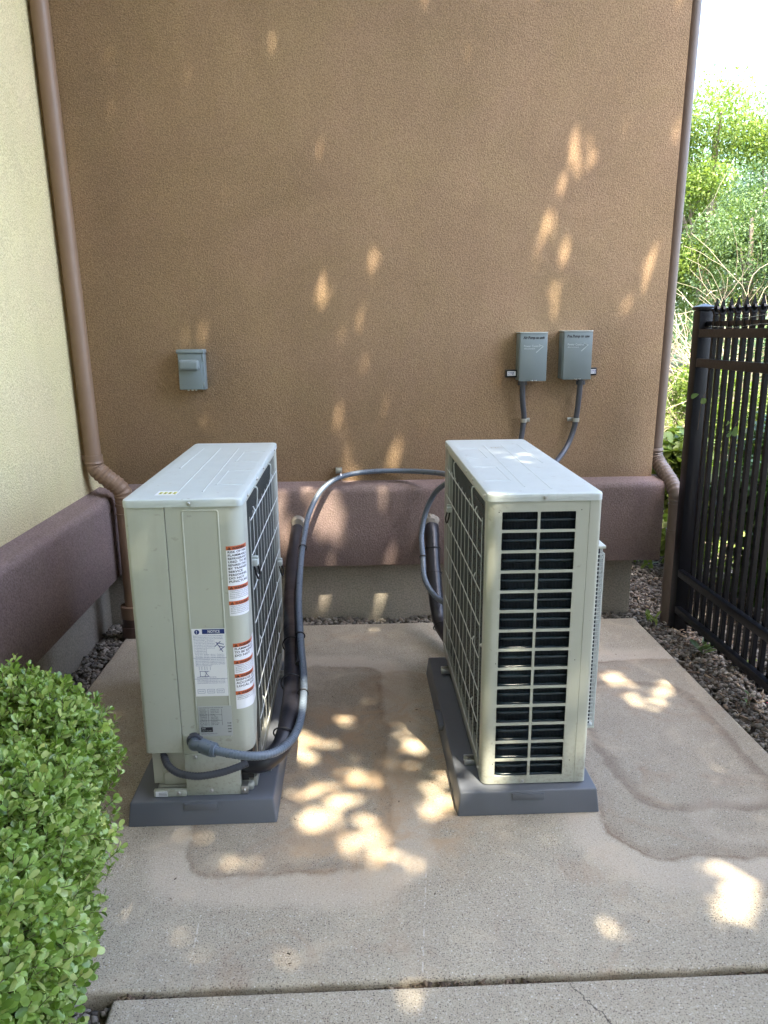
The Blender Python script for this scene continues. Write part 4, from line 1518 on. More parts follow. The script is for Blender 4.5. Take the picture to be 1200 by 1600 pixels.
def tie(parent, c, d, r):
    """loop of black cable tie round centre c with axis d"""
    c, d = Vector(c), Vector(d).normalized()
    a = d.orthogonal().normalized()
    b = d.cross(a)
    if isinstance(r, tuple):
        ra_, rb_, ax = r
        a = (Vector(ax) - d * Vector(ax).dot(d)).normalized()
        b = d.cross(a)
    else:
        ra_ = rb_ = r
    P = [c + a * math.cos(2 * PI * i / 28) * ra_ + b * math.sin(2 * PI * i / 28) * rb_ for i in range(28)]
    MB().tube(P, 0.0028, 6, closed=True).out('cable_tie', M['black'], parent, True)


def lineset(name, pts, r, label, parts=True):
    t = thing(name, label, 'refrigerant line', pts[0])
    P = spline(pts, 0.008)
    r0 = random.Random(len(pts))
    ph = [r0.uniform(0, 6) for _ in range(5)]

    def rad(i, L):
        k = (L % 0.055) / 0.055
        return r * (1 + 0.035 * math.sin(L * 19 + ph[0]) + 0.02 * math.sin(L * 47 + ph[1])) + 0.0006 * min(1.0, 4 * k)
    mb = MB()
    mb.tube(P, rad, 20)
    o = mb.out('tape_wrap', M['tape'], t, True)
    return t, P


lA, PA = lineset('insulated_line', [(-0.303, 3.95, 0.545), (-0.312, 3.88, 0.50), (-0.320, 3.72, 0.41), (-0.313, 3.45, 0.318), (-0.285, 3.10, 0.285), (-0.252, 2.75, 0.270), (-0.240, 2.50, 0.245), (-0.243, 2.37, 0.222), (-0.262, 2.285, 0.192), (-0.312, 2.245, 0.168), (-0.375, 2.262, 0.158)], 0.033,
                 'thick black taped line curving round the front of the left unit')
for o_ in (0.0,):
    MB().tube(spline([(-0.283, 3.94, 0.54), (-0.286, 3.82, 0.46), (-0.283, 3.6, 0.37), (-0.262, 3.2, 0.315), (-0.232, 2.9, 0.31), (-0.222, 2.7, 0.30)], 0.01), 0.017, 14).out('insulated_pipe', M['tape'], lA, True)
for p, d, rr in (((-0.247, 2.62, 0.262), (0.06, 1, 0.08), 0.040), ((-0.25, 2.335, 0.214), (0.2, 1, 0.5), 0.039), ((-0.268, 2.93, 0.282), (0.1, 1, 0.08), 0.039)):
    tie(lA, p, d, rr)
mb = MB()
mb.cyl((-0.303, 3.905, 0.552), (-0.303, 3.945, 0.556), 0.030, 20, 0.040)
mb.out('sealant', M['foam'], lA, True)

lB, PB = lineset('insulated_line', [(0.409, 3.95, 0.53), (0.407, 3.885, 0.475), (0.404, 3.80, 0.37), (0.406, 3.70, 0.24), (0.418, 3.60, 0.12), (0.450, 3.48, 0.075), (0.478, 3.36, 0.085), (0.49, 3.29, 0.10)], 0.037,
                 'thick black taped line from the wall ledge down behind the right unit')
for p, d, rr in (((0.405, 3.84, 0.42), (0, -0.7, -1), 0.042), ((0.405, 3.76, 0.31), (0, -0.7, -1), 0.042), ((0.425, 3.56, 0.10), (0.3, -1, -0.8), 0.043)):
    tie(lB, p, d, rr)
mb = MB()
bm = bmesh.new()
bmesh.ops.create_icosphere(bm, subdivisions=3, radius=1.0)
r0 = random.Random(4)
for v_ in bm.verts:
    k = 1 + 0.12 * r0.uniform(-1, 1)
    v_.co = Vector((0.409 + v_.co.x * 0.043 * k, 3.935 + v_.co.y * 0.022 * k, 0.548 + v_.co.z * 0.040 * k))
mb.bm(bm)
mb.out('sealant', M['foam'], lB, True)
MB().tube(spline([(0.375, 3.77, 0.27), (0.41, 3.68, 0.215), (0.46, 3.5, 0.21), (0.48, 3.32, 0.24)], 0.01), 0.004, 8).out('drain_wire', M['wire'], lB, True)


def conduit(name, pts, r, mat, label, cat='conduit', rib=0.05, group=None, n=16):
    t = thing(name, label, cat, pts[0], group)
    P = spline(pts, 0.0028)
    r *= 0.93
    MB().tube(P, lambda i, L: r * (1 + rib * math.sin(2 * PI * L / 0.0095)), n).out('flexible_tube', mat, t, True)
    return t, P


CG = None
c1, P1 = conduit('conduit', [(-0.482, 2.150, 0.287), (-0.435, 2.122, 0.284), (-0.336, 2.110, 0.271), (-0.262, 2.15, 0.258), (-0.214, 2.25, 0.251), (-0.196, 2.40, 0.255), (-0.200, 2.60, 0.289), (-0.226, 2.85, 0.338), (-0.248, 3.10, 0.411), (-0.257, 3.40, 0.491), (-0.252, 3.60, 0.561), (-0.231, 3.78, 0.647), (-0.170, 3.88, 0.742), (-0.070, 3.95, 0.795), (0.090, 4.0, 0.812), (0.294, 3.98, 0.815), (0.44, 3.82, 0.83), (0.46, 3.55, 0.86), (0.46, 3.33, 0.87)], 0.0145, M['cond'],
                 'long grey conduit arching from the left unit over the wall ledge to the right unit')
MB().tube(spline([(-0.520, 2.203, 0.277), (-0.520, 2.175, 0.279), (-0.512, 2.158, 0.283), (-0.493, 2.150, 0.288), (-0.478, 2.148, 0.287)], 0.004), 0.0165, 18).out('elbow_fitting', M['cond'], c1, True)
m = MB()
m.cyl((-0.520, 2.2045, 0.277), (-0.520, 2.190, 0.277), 0.029, 24, 0.024)
m.out('lock_nut', M['cond_dk'], c1, True)
m = MB()
m.cyl((-0.488, 2.149, 0.288), (-0.448, 2.127, 0.285), 0.0235, 10)
m.cyl((-0.449, 2.1275, 0.285), (-0.441, 2.125, 0.2845), 0.021, 20)
m.out('compression_nut', M['cond'], c1, True)
for p, d in (((-0.229, 2.88, 0.345), (0.1, 1, 0.25)), ((-0.199, 2.52, 0.272), (0, 1, 0.15)), ((-0.2545, 3.52, 0.532), (0, 1, 0.35))):
    tie(c1, p, d, 0.0175)
m = MB()
m.tube([Vector((-0.07, 3.955, 0.795)) + (Vector((0, 0.7, 0.15)) * math.cos(2 * PI * i / 20) * 0.02 + Vector((-0.12, -0.15, 0.98)) * math.sin(2 * PI * i / 20) * 0.018) for i in range(20)], 0.004, 6, closed=True)
m.box(-0.100, -0.066, 3.985, 4.027, 0.805, 0.835, 0.003)
m.out('wall_strap', M['steel'], c1, True)

c2, P2 = conduit('conduit', [(0.46, 3.30, 0.88), (0.452, 3.55, 0.835), (0.415, 3.80, 0.735), (0.372, 3.86, 0.62), (0.346, 3.82, 0.505), (0.344, 3.72, 0.415), (0.347, 3.64, 0.321), (0.39, 3.55, 0.262), (0.438, 3.42, 0.266), (0.478, 3.30, 0.286)], 0.0145, M['cond'],
                 'short grey conduit looping down beside the black line behind the right unit')
tie(c2, (0.344, 3.72, 0.415), (0, -0.6, -0.7), 0.018)
c3, P3 = conduit('conduit', [(-0.634, 2.26, 0.236), (-0.628, 2.225, 0.214), (-0.605, 2.185, 0.199), (-0.567, 2.160, 0.188), (-0.506, 2.148, 0.183), (-0.435, 2.150, 0.192), (-0.385, 2.158, 0.204), (-0.352, 2.165, 0.214)], 0.0125, M['cond_dk'],
                 'short dark conduit hanging in a curve under the left unit service panel')

# junction boxes --------------------------------------------------------
# left: pull-out disconnect
b1 = thing('disconnect_box', 'grey pull-out disconnect with moulded handle on the left of the brown wall', 'electrical box', (-0.818, WY, 1.255))
X0, X1, Z0, Z1, YF = -0.890, -0.752, 1.258, 1.458, 3.955
MB().box(X0 + 0.006, X1 - 0.004, YF + 0.010, WY + 0.002, Z0, Z1 - 0.003, 0.003).out('enclosure', M['grey'], b1, True)
MB().box(X0, X1, YF - 0.008, WY + 0.001, Z1 - 0.018, Z1 + 0.002, 0.004).out('rain_hood', M['grey'], b1, True)
MB().box(X0 + 0.006, X1 - 0.015, YF, YF + 0.0095, Z0 + 0.001, Z1 - 0.019, 0.002).out('door', M['grey'], b1, True)
MB().box(X0 + 0.013, X1 - 0.023, YF - 0.036, YF - 0.0005, 1.356, 1.410, 0.014, 4).out('handle', M['grey'], b1, True)
MB().box(X1 - 0.0145, X1 - 0.004, YF + 0.002, YF + 0.0095, 1.40, 1.435, 0.002).out('hinge_clip', M['grey'], b1, True)
MB().box(X1 - 0.013, X1 - 0.004, YF + 0.002, YF + 0.0095, 1.27, 1.295, 0.002).out('hinge_clip', M['grey'], b1, True)
m = MB()
for x in (-0.845, -0.825, -0.806):
    m.box(x, x + 0.009, YF - 0.001, YF + 0.008, Z0 - 0.004, Z0 + 0.0005, 0.0008)
m.out('bottom_latch', M['steel'], b1)
m = MB()
put_text(m, 'GENERAL DUTY', 0.009, -0.855, 1.292, YF - 0.0006, 0.06)
m.out('lettering', plain('embossed_grey', (0.19, 0.22, 0.235), 0.45), b1)


def fused_box(x0, x1, z0, z1, hand, label, tag_side, group):
    t = thing('disconnect_box', label, 'electrical box', ((x0 + x1) / 2, WY, z0), group)
    yf = 3.948
    MB().box(x0 - 0.004, x1 - 0.008, yf + 0.012, WY + 0.002, z0 + 0.004, z1 - 0.006, 0.003).out('enclosure', M['grey'], t, True)
    MB().box(x0, x1, yf, yf + 0.011, z0, z1 - 0.003, 0.0025).out('cover', M['grey'], t, True)
    MB().box(x0 - 0.006, x1 + 0.001, yf - 0.003, WY + 0.001, z1 - 0.0025, z1 + 0.002, 0.001).out('rain_lip', M['beige_lit'], t, True)
    m = MB()
    cx = (x0 + x1) / 2
    for dx in (-0.005, 0.013):
        m.tube(spline([(cx + dx - 0.005, yf + 0.004, z0 + 0.006), (cx + dx - 0.004, yf - 0.006, z0 + 0.003), (cx + dx + 0.004, yf - 0.006, z0 + 0.003), (cx + dx + 0.005, yf + 0.004, z0 + 0.006)], 0.003), 0.0018, 6)
    m.out('seal_loop', M['steel'], t, True)
    # embossed arrow and lettering
    m = MB()
    ax0, ax1, az = x0 + 0.018, x1 - 0.022, z1 - 0.073

    def bar(p, q, w=0.0017):
        a, b = Vector((p[0], 0, p[1])), Vector((q[0], 0, q[1]))
        d = (b - a).normalized()
        s_ = Vector((-d.z, 0, d.x)) * w
        c = [a + s_, b + s_, b - s_, a - s_]
        m.add([(u.x, yf - 0.0018, u.z) for u in c] + [(u.x, yf + 0.0002, u.z) for u in c], [(3, 2, 1, 0), (0, 1, 5, 4), (1, 2, 6, 5), (2, 3, 7, 6), (3, 0, 4, 7)])
    bar((ax1 - 0.022, az + 0.012), (ax1, az + 0.003))
    bar((ax1 + 0.0005, az + 0.003), (ax1 - 0.035, az - 0.028))
    put_text(m, 'Power Control', 0.0155, ax0, az, yf - 0.0012, 0.085, 0.0003)
    put_text(m, 'disconnect', 0.010, ax0, az - 0.011, yf - 0.0012, 0.066, 0.0002)
    m.out('embossed_mark', plain('embossed_pale_grey', (0.42, 0.48, 0.49), 0.35), t)
    m = MB()
    put_text(m, hand, 0.0185, x0 + 0.014, z1 - 0.032, yf - 0.0009, (x1 - x0) * 0.78, 0.0006, None, 0.18)
    m.out('handwriting', M['ink'], t)
    # side tag in a black holder
    if tag_side < 0:
        tx0, tx1 = x0 - 0.063, x0 - 0.006
    else:
        tx0, tx1 = x1 - 0.004, x1 + 0.042
    tz0, tz1 = z0 + 0.018, z0 + 0.058
    ty = 3.985
    hd = MB()
    hd.box(tx0, tx1, ty, ty + 0.030, tz0, tz1, 0.003)
    h = hd.out('tag_holder', M['black'], t, True)
    lb = mk('tag_label', [(tx0 + 0.007, ty - 0.0006, tz0 + 0.009), (tx1 - 0.006, ty - 0.0006, tz0 + 0.009), (tx1 - 0.006, ty - 0.0006, tz1 - 0.008), (tx0 + 0.007, ty - 0.0006, tz1 - 0.008)], [(0, 1, 2, 3)], M['white'], h)
    BASE[lb.name] = BASE[t.name]
    m = MB()
    put_text(m, 'SURGE', 0.009, tx0 + 0.012, tz0 + 0.021, ty - 0.0010, 0.03, 0.0003)
    put_text(m, '80 kA  240 V', 0.0065, tx0 + 0.010, tz0 + 0.0125, ty - 0.0010, 0.034, 0.0002)
    m.out('lettering', M['blueink'], h)
    return t


FG = 'grey fused disconnects above the right unit'
bx2 = fused_box(0.862, 1.002, 1.284, 1.530, 'Air Pump to unit', 'left box of the grey pair above the right unit, black tag on its left side', -1, FG)
bx3 = fused_box(1.088, 1.236, 1.290, 1.536, 'Pre Pump to use', 'right box of the grey pair above the right unit, black tag on its right side', 1, FG)
for (xa, pts, lab, sx) in ((0.889, [(0.889, 3.990, 1.282), (0.892, 3.99, 1.19), (0.903, 3.995, 1.10), (0.901, 3.995, 1.05), (0.886, 3.98, 0.96), (0.85, 3.90, 0.88), (0.80, 3.70, 0.80), (0.70, 3.45, 0.75), (0.62, 3.31, 0.74)], 'dark conduit dropping from the left grey box to the right unit', 1),
                       (1.196, [(1.196, 3.990, 1.288), (1.191, 3.99, 1.19), (1.183, 3.995, 1.08), (1.165, 3.99, 1.00), (1.12, 3.95, 0.925), (1.02, 3.82, 0.86), (0.86, 3.60, 0.80), (0.72, 3.42, 0.75), (0.66, 3.31, 0.74)], 'dark conduit sweeping left from the right grey box to the right unit', -1)):
    c, P = conduit('conduit', pts, 0.0155, M['cond_dk'], lab, rib=0.02)
    MB().cyl((xa, 3.99, 1.283), (xa, 3.99, 1.262), 0.024, 8).out('connector', M['cond_dk'], c, True)
    q = min(P, key=lambda u: abs(u.z - 1.075))
    m = MB()
    m.cyl((q.x, q.y, q.z - 0.010), (q.x, q.y, q.z + 0.010), 0.0185, 20)
    m.box(min(q.x, q.x + sx * 0.038), max(q.x, q.x + sx * 0.038), WY - 0.010, WY - 0.002, q.z - 0.010, q.z + 0.010, 0.002)
    m.cyl((q.x + sx * 0.031, WY - 0.018, q.z), (q.x + sx * 0.031, WY - 0.008, q.z), 0.005, 8)
    m.out('wall_strap', M['steel'], c, True)

# ------------------------------------------------------------------ fence
fn = thing('picket_fence', 'black metal fence with spear-topped pickets to the right of the slab', 'fence', (1.72, 3.76, 0))
PX = 1.722
m = MB().box(PX - 0.036, PX + 0.038, 3.728, 3.802, -0.06, 1.628, 0.004)
m.out('post', M['fence'], fn, True)
m = MB()
m.box(PX - 0.042, PX + 0.044, 3.722, 3.808, 1.6285, 1.646, 0.003)
m.add([(PX - 0.040, 3.724, 1.646), (PX + 0.042, 3.724, 1.646), (PX + 0.042, 3.806, 1.646), (PX - 0.040, 3.806, 1.646), (PX, 3.765, 1.662)], [(0, 1, 4), (1, 2, 4), (2, 3, 4), (3, 0, 4)])
m.out('post_cap', M['fence'], fn, True)
YE = -0.9
for (z0, z1, x0, x1) in ((1.500, 1.540, PX - 0.036, PX - 0.008), (1.358, 1.400, PX - 0.036, PX - 0.008), (0.278, 0.316, PX - 0.038, PX - 0.008), (0.078, 0.114, PX - 0.038, PX - 0.008)):
    MB().box(x0, x1, YE, 3.7275, z0, z1, 0.003).out('rail', M['fence'], fn, True)
MB().box(PX - 0.004, PX + 0.038, YE, 3.7275, 1.552, 1.576, 0.003).out('rail', M['fence'], fn, True)


def picket_mesh():
    mb = MB()
    w = 0.0106
    zb = 0.035
    mb.box(-w, w, -w, w, zb, 1.600, 0.0015, 1)
    # spear head
    def ring(z, a, b):
        return [(-a, -b, z), (a, -b, z), (a, b, z), (-a, b, z)]
    rings = [ring(1.600, 0.0085, 0.0085), ring(1.606, 0.0105, 0.0105), ring(1.630, 0.023, 0.007), ring(1.634, 0.0105, 0.008), ring(1.640, 0.0100, 0.007), ring(1.682, 0.0008, 0.0008)]
    v = [p for r_ in rings for p in r_]
    f = [(k * 4 + i, k * 4 + (i + 1) % 4, (k + 1) * 4 + (i + 1) % 4, (k + 1) * 4 + i) for k in range(5) for i in range(4)]
    f += [(3, 2, 1, 0), (20, 21, 22, 23)]
    mb.add(v, f)
    v = [(p[1], p[0], p[2]) for p in v]       # second pair of barbs at right angles
    mb.add([(a, b, c) for a, b, c in v[8:12]] + [(a * .6, b * .6, c + 0.012) for a, b, c in v[8:12]] + [(a * .5, b * .5, c - 0.014) for a, b, c in v[8:12]],
           [(0, 1, 5, 4), (1, 2, 6, 5), (2, 3, 7, 6), (3, 0, 4, 7), (8, 9, 1, 0), (9, 10, 2, 1), (10, 11, 3, 2), (11, 8, 0, 3)])
    me = bpy.data.meshes.new('picket')
    me.from_pydata([tuple(p) for p in mb.v], [], mb.f)
    me.materials.append(M['fence'])
    return me


pm = picket_mesh()
y = 3.648
r0 = random.Random(2)
while y > YE + 0.05:
    o = bpy.data.objects.new('picket', pm)
    link(o, fn)
    o.location = (PX + 0.004 - 1.72, y - 3.76, r0.uniform(-0.002, 0.002))
    o.rotation_euler = (r0.uniform(-0.003, 0.003), 0, 0)
    y -= 0.0705
# cobweb-like wires along the top rail
for (a, b, c) in ((3.66, 2.9, 1.552), (3.4, 3.05, 1.590)):
    MB().tube(spline([(PX - 0.02, a, c), (PX - 0.025, (a + b) / 2 + 0.1, c - 0.006), (PX - 0.02, (a + b) / 2 - 0.1, c + 0.006), (PX - 0.022, b, c)], 0.02), 0.0008, 5).out('loose_wire', M['wire'], fn, True)

# ------------------------------------------------------------------ foliage generators
LEAF_OB = np.array([(0, 0, 0), (0.28, 0.30, 0.05), (0.0, 0.34, -0.01), (-0.28, 0.30, 0.05), (0.40, 0.68, 0.07), (0.0, 0.68, 0.0), (-0.40, 0.68, 0.07), (0.0, 1.0, -0.03), (0.26, 0.92, 0.03), (-0.26, 0.92, 0.03)])
LEAF_OF = np.array([(0, 1, 2), (0, 2, 3), (1, 4, 5), (1, 5, 2), (3, 2, 5), (3, 5, 6), (4, 8, 5), (5, 8, 7), (5, 7, 9), (5, 9, 6)])
LEAF_S = np.array([(0, 0, 0), (0.26, 0.38, 0.07), (0, 0.45, 0), (-0.26, 0.38, 0.07), (0, 1.0, -0.08)])
LEAF_SF = np.array([(0, 1, 2), (0, 2, 3), (1, 4, 2), (3, 2, 4)])


def frames(d, up):
    d = d / np.linalg.norm(d, axis=1, keepdims=True)
    x = np.cross(d, up)
    nn = np.linalg.norm(x, axis=1, keepdims=True)
    x = np.where(nn > 1e-6, x / np.maximum(nn, 1e-6), np.array([1.0, 0, 0]))
    z = np.cross(x, d)
    return x, d, z


def leaves_geo(P, D, U, size, width, LV, LF):
    """P base points, D leaf direction, U leaf normal hint"""
    x, y, z = frames(D, U)
    n = len(P)
    L = LV[None] * np.stack([size * width, size, size], 1)[:, None, :]
    V = P[:, None, :] + L[:, :, 0:1] * x[:, None] + L[:, :, 1:2] * y[:, None] + L[:, :, 2:3] * z[:, None]
    F = LF[None] + len(LV) * np.arange(n)[:, None, None]
    return V.reshape(-1, 3), F.reshape(-1, 3)


def rand_dirs(r, n):
    v = r.standard_normal((n, 3))
    return v / np.linalg.norm(v, axis=1, keepdims=True)


# ------------------------------------------------------------------ boxwood hedge
def hedge():
    t = thing('boxwood_hedge', 'clipped light green boxwood hedge in the left foreground, spilling over the slab', 'hedge', (-1.1, 1.0, 0))
    r = np.random.default_rng(21)
    # surface points of a lumpy rounded block: (x right face leans with y)
    n = 6600
    x0, x1, y0, y1, z1 = -2.0, -0.57, -0.2, 1.93, 0.705

    def face_x(y):
        return -0.630 + 0.165 * np.clip(1.70 - y, 0, 2.0) ** 0.9 * 0.9

    u = r.random(n * 3)
    pts, nrm = [], []
    for k in range(n * 3):
        c = u[k]
        if c < 0.50:      # top
            y = r.uniform(0.25, y1)
            x = r.uniform(-1.9, face_x(y))
            p = np.array([x, y, z1]); q = np.array([0, 0, 1.0])
        elif c < 0.82:    # right face
            y = r.uniform(0.3, y1)
            z = r.uniform(0.02, z1)
            p = np.array([face_x(y), y, z]); q = np.array([1.0, 0.0, 0.0])
        else:             # far face
            x = r.uniform(-1.6, face_x(y1))
            z = r.uniform(0.05, z1)
            p = np.array([x, y1, z]); q = np.array([0, 1.0, 0.0])
        # round the edges
        fx = face_x(p[1])
        R0 = 0.17
        core = np.array([min(p[0], fx - R0), min(p[1], y1 - R0 * 1.5), min(p[2], z1 - R0)])
        d = p - core
        dl = np.linalg.norm(d)
        if dl > 1e-5:
            q = d / dl
            p = core + q * min(dl, R0 * (1.25 if q[1] > 0.7 else 1.0))
        # undercut towards the foot
        if q[0] > 0.2:
            p[0] -= 0.10 * max(0, 0.42 - p[2]) / 0.42 + 0.0
        lump = 0.030 * math.sin(p[0] * 11 + 1) * math.sin(p[1] * 9.5 + p[2] * 8) + 0.020 * math.sin(p[1] * 23 + p[2] * 19 + p[0] * 17)
        p = p + q * lump
        pts.append(p); nrm.append(q)
    pts = np.array(pts); nrm = np.array(nrm)
    depth = np.abs(r.normal(0, 0.028, len(pts)))
    pts = pts - nrm * depth[:, None] + r.normal(0, 0.006, pts.shape)
    stray = r.random(len(pts)) < 0.06
    pts = pts + nrm * (stray * r.uniform(0.01, 0.05, len(pts)))[:, None]
    # sprigs: stem along normal-ish, pairs of leaves
    D = nrm * 0.8 + rand_dirs(r, len(pts)) * 0.55 + np.array([0.05, 0, 0.45])
    D /= np.linalg.norm(D, axis=1, keepdims=True)
    a, d, b = frames(D, rand_dirs(r, len(pts)))
    VV, FF, off = [], [], 0
    SV, SF, soff = [], [], 0
    Ls = r.uniform(0.030, 0.060, len(pts))
    pairs = 5
    for k in range(pairs):
        tpos = (k + 0.6) / pairs
        ang = (k % 2) * PI / 2 + r.normal(0, 0.35, len(pts))
        spread = 1.15 - 0.75 * tpos
        for sgn in (1, -1):
            side = (a * np.cos(ang)[:, None] + b * np.sin(ang)[:, None]) * sgn
            ld = d * (1 - spread * 0.55) + side * spread + r.normal(0, 0.16, pts.shape)
            base = pts + d * (Ls * (tpos - 1))[:, None]
            size = (0.0165 + 0.004 * math.sin(PI * tpos)) * r.uniform(0.55, 1.35, len(pts))
            up = d + 0.25 * rand_dirs(r, len(pts))
            V_, F_ = leaves_geo(base, ld, up, size, r.uniform(0.62, 0.85, len(pts)), LEAF_OB, LEAF_OF)
            VV.append(V_); FF.append(F_ + off); off += len(V_)
    fo = mk_np('foliage', np.concatenate(VV), np.concatenate(FF), M['box_leaf'], t, kind='stuff', smooth=True)
    # stems
    q = np.array([(1, 0), (-0.5, 0.87), (-0.5, -0.87)]) * 0.0008
    base = pts - d * (Ls * 1.3)[:, None]
    tip = pts
    V_ = []
    for e in (base, tip):
        for (u1, u2) in q:
            V_.append(e + a * u1 + b * u2)
    V_ = np.stack(V_, 1).reshape(-1, 3)
    F_ = np.array([(0, 1, 4, 3), (1, 2, 5, 4), (2, 0, 3, 5)])[None] + 6 * np.arange(len(pts))[:, None, None]
    mk_np('stems', V_, F_.reshape(-1, 4), M['twig_br'], t, kind='stuff')
    # inner shaded leaves fill the core so that gaps read dark green
    m = 26000
    P = np.stack([r.uniform(-1.9, -0.35, m), r.uniform(0.2, 1.9, m), r.uniform(0.0, 0.66, m)], 1)
    fx = face_x(P[:, 1])
    keep = (P[:, 0] < fx - 0.045 - 0.10 * np.clip(0.42 - P[:, 2], 0, 1) / 0.42) & (P[:, 0] > fx - 0.30) | ((P[:, 2] > 0.50) & (P[:, 0] < fx - 0.06))
    keep &= ((P[:, 0] - (fx - 0.17)).clip(0) ** 2 + (P[:, 2] - (z1 - 0.17)).clip(0) ** 2 + ((P[:, 1] - (y1 - 0.25)).clip(0) * 0.7) ** 2) < 0.125 ** 2
    P = P[keep]
    V_, F_ = leaves_geo(P, rand_dirs(r, len(P)), rand_dirs(r, len(P)), r.uniform(0.014, 0.022, len(P)), np.full(len(P), 0.8), LEAF_S, LEAF_SF)
    mk_np('inner_foliage', V_, F_, M['box_leaf'], t, kind='stuff')
    mb = MB()
    rr = random.Random(6)
    for i in range(60):
        x, y = rr.uniform(-1.1, -0.75), rr.uniform(0.6, 1.7)
        P_ = [(x, y, -0.06)]
        for k in range(4):
            P_.append((P_[-1][0] + rr.uniform(-0.03, 0.05), P_[-1][1] + rr.uniform(-0.04, 0.04), P_[-1][2] + 0.15))
        mb.tube(P_, 0.004, 5)
    mb.out('branches', M['twig_br'], t, True)
    # single shoots standing proud of the clipped surface
    return t


hedge()


# ------------------------------------------------------------------ trees and shrubs
def tree(name, label, cat, base, height, rad, n, mat, lsize, seed, trunk_r=0.12, crown_lo=0.25, clumps=26, group=None, bark='bark', squash=1.0, leafshape='S', gap=0.5, top_sparse=False):
    r = np.random.default_rng(seed)
    rr = random.Random(seed)
    bx, by, bz = base
    t = thing(name, label, cat, base, group)
    H = height
    cz0 = H * crown_lo
    # clumps through the crown volume
    C = []
    while len(C) < clumps:
        p = np.array([rr.uniform(-1, 1), rr.uniform(-1, 1), rr.uniform(-1, 1)])
        if np.linalg.norm(p) > 1 or np.linalg.norm(p) < 0.35:
            continue
        C.append(p)
    C = np.array(C)
    ch = (H - cz0) / 2
    C = C * np.array([rad, rad * squash, ch]) * 0.86 + np.array([0, 0, cz0 + ch])
    cr = r.uniform(0.26, 0.46, clumps) * rad
    k = r.integers(0, clumps, n)
    d = rand_dirs(r, n)
    rads = cr[k] * (r.random(n) ** 0.45)
    P = C[k] + d * rads[:, None] * np.array([1.0, 1.0, 0.75])
    P = P[P[:, 2] > 0.05]
    n = len(P)
    D = rand_dirs(r, n) + np.array([0, 0, -0.25])
    U = rand_dirs(r, n) * 0.6 + np.array([0, 0, 1.0])
    LV, LF = (LEAF_S, LEAF_SF) if leafshape == 'S' else (LEAF_OB, LEAF_OF)
    V_, F_ = leaves_geo(P + np.array(base), D, U, lsize * r.uniform(0.6, 1.35, n), r.uniform(0.7, 1.1, n), LV, LF)
    mk_np('crown', V_, F_, mat, t, kind='stuff')
    mb = MB()
    top = Vector((rr.uniform(-.1, .1) * rad, rr.uniform(-.1, .1) * rad, H * 0.8))
    P0 = [Vector((0, 0, -0.1)), Vector((rr.uniform(-.08, .08), 0, H * 0.25)), Vector((top.x * .6, top.y * .6, H * 0.55)), top]
    sp = spline([p + Vector(base) for p in P0], max(H / 18, 0.05))
    mb.tube(sp, lambda i, L: max(trunk_r * (1 - 0.85 * L / (H * 0.95)), 0.006), 9)
    for i in range(min(clumps, 18)):
        c = Vector(C[i]) + Vector(base)
        s0 = sp[min(len(sp) - 1, int(len(sp) * rr.uniform(0.25, 0.8)))]
        mid = s0.lerp(c, 0.5) + Vector((0, 0, -0.05 * H * rr.random()))
        mb.tube(spline([s0, mid, c], max(H / 30, 0.04)), lambda k_, L: max(trunk_r * 0.32 * (1 - 0.6 * L / (H * 0.4)), 0.004), 6)
    mb.out('trunk', M[bark], t, True)
    return t


TG = 'trees beyond the fence'
tree('leafy_tree', 'tall yellow-green tree just beyond the wall edge and its downspout', 'tree', (7.35, 16.0, 0.1), 6.7, 1.9, 52000, M['leaf_yel'], 0.075, 31, clumps=40, group=TG, crown_lo=0.05)
tree('leafy_tree', 'tallest mid-green tree against the sky beyond the fence post', 'tree', (9.6, 17.5, 0.1), 6.9, 2.1, 52000, M['leaf_blue'], 0.08, 32, clumps=44, group=TG, crown_lo=0.05)
tree('leafy_tree', 'grey-green tree with drooping crown above the spear tops', 'tree', (8.8, 13.2, 0.1), 4.9, 1.7, 36000, M['leaf_blue'], 0.062, 33, clumps=34, group=TG, crown_lo=0.1)
tree('leafy_tree', 'yellow-green tree at the right edge, high above the fence', 'tree', (12.2, 18.5, 0.1), 6.4, 2.3, 42000, M['leaf_yel'], 0.09, 34, clumps=40, group=TG, crown_lo=0.05)
tree('leafy_tree', 'dark green tree low behind the grey-green one', 'tree', (7.2, 13.8, 0.1), 4.2, 1.5, 24000, M['leaf_mid'], 0.065, 35, clumps=26, group=TG, crown_lo=0.05)
tree('leafy_tree', 'far grey-green tree at the right of the row', 'tree', (15.5, 20.0, 0.1), 7.4, 2.6, 12000, M['leaf_blue'], 0.17, 36, clumps=34, group=TG, crown_lo=0.05)
tree('leafy_tree', 'far mid-green tree mostly behind the brown wall', 'tree', (4.6, 18.5, 0.1), 6.6, 2.4, 11000, M['leaf_mid'], 0.17, 37, clumps=34, group=TG, crown_lo=0.05)
tree('bright_shrub', 'bright yellow-green shrub rising right above the spear tops', 'shrub', (6.15, 9.4, 0.0), 2.75, 1.05, 24000, M['leaf_yel'], 0.042, 41, trunk_r=0.03, clumps=34, crown_lo=0.02)
tree('leafy_shrub', 'grey-green shrub behind the fence post', 'shrub', (4.55, 8.6, 0.0), 1.9, 0.95, 10000, M['leaf_blue'], 0.06, 42, trunk_r=0.03, clumps=26, crown_lo=0.02)
tree('leafy_shrub', 'yellow-green shrub between downspout and fence post', 'shrub', (3.15, 6.5, 0.0), 1.42, 0.72, 12000, M['leaf_yel'], 0.05, 43, trunk_r=0.02, clumps=26, crown_lo=0.02)
tree('leafy_shrub', 'low green shrub with larger leaves at the wall corner', 'shrub', (2.32, 5.0, -0.05), 0.92, 0.42, 3600, M['leaf_yel'], 0.075, 44, trunk_r=0.012, clumps=18, crown_lo=0.02, leafshape='O')
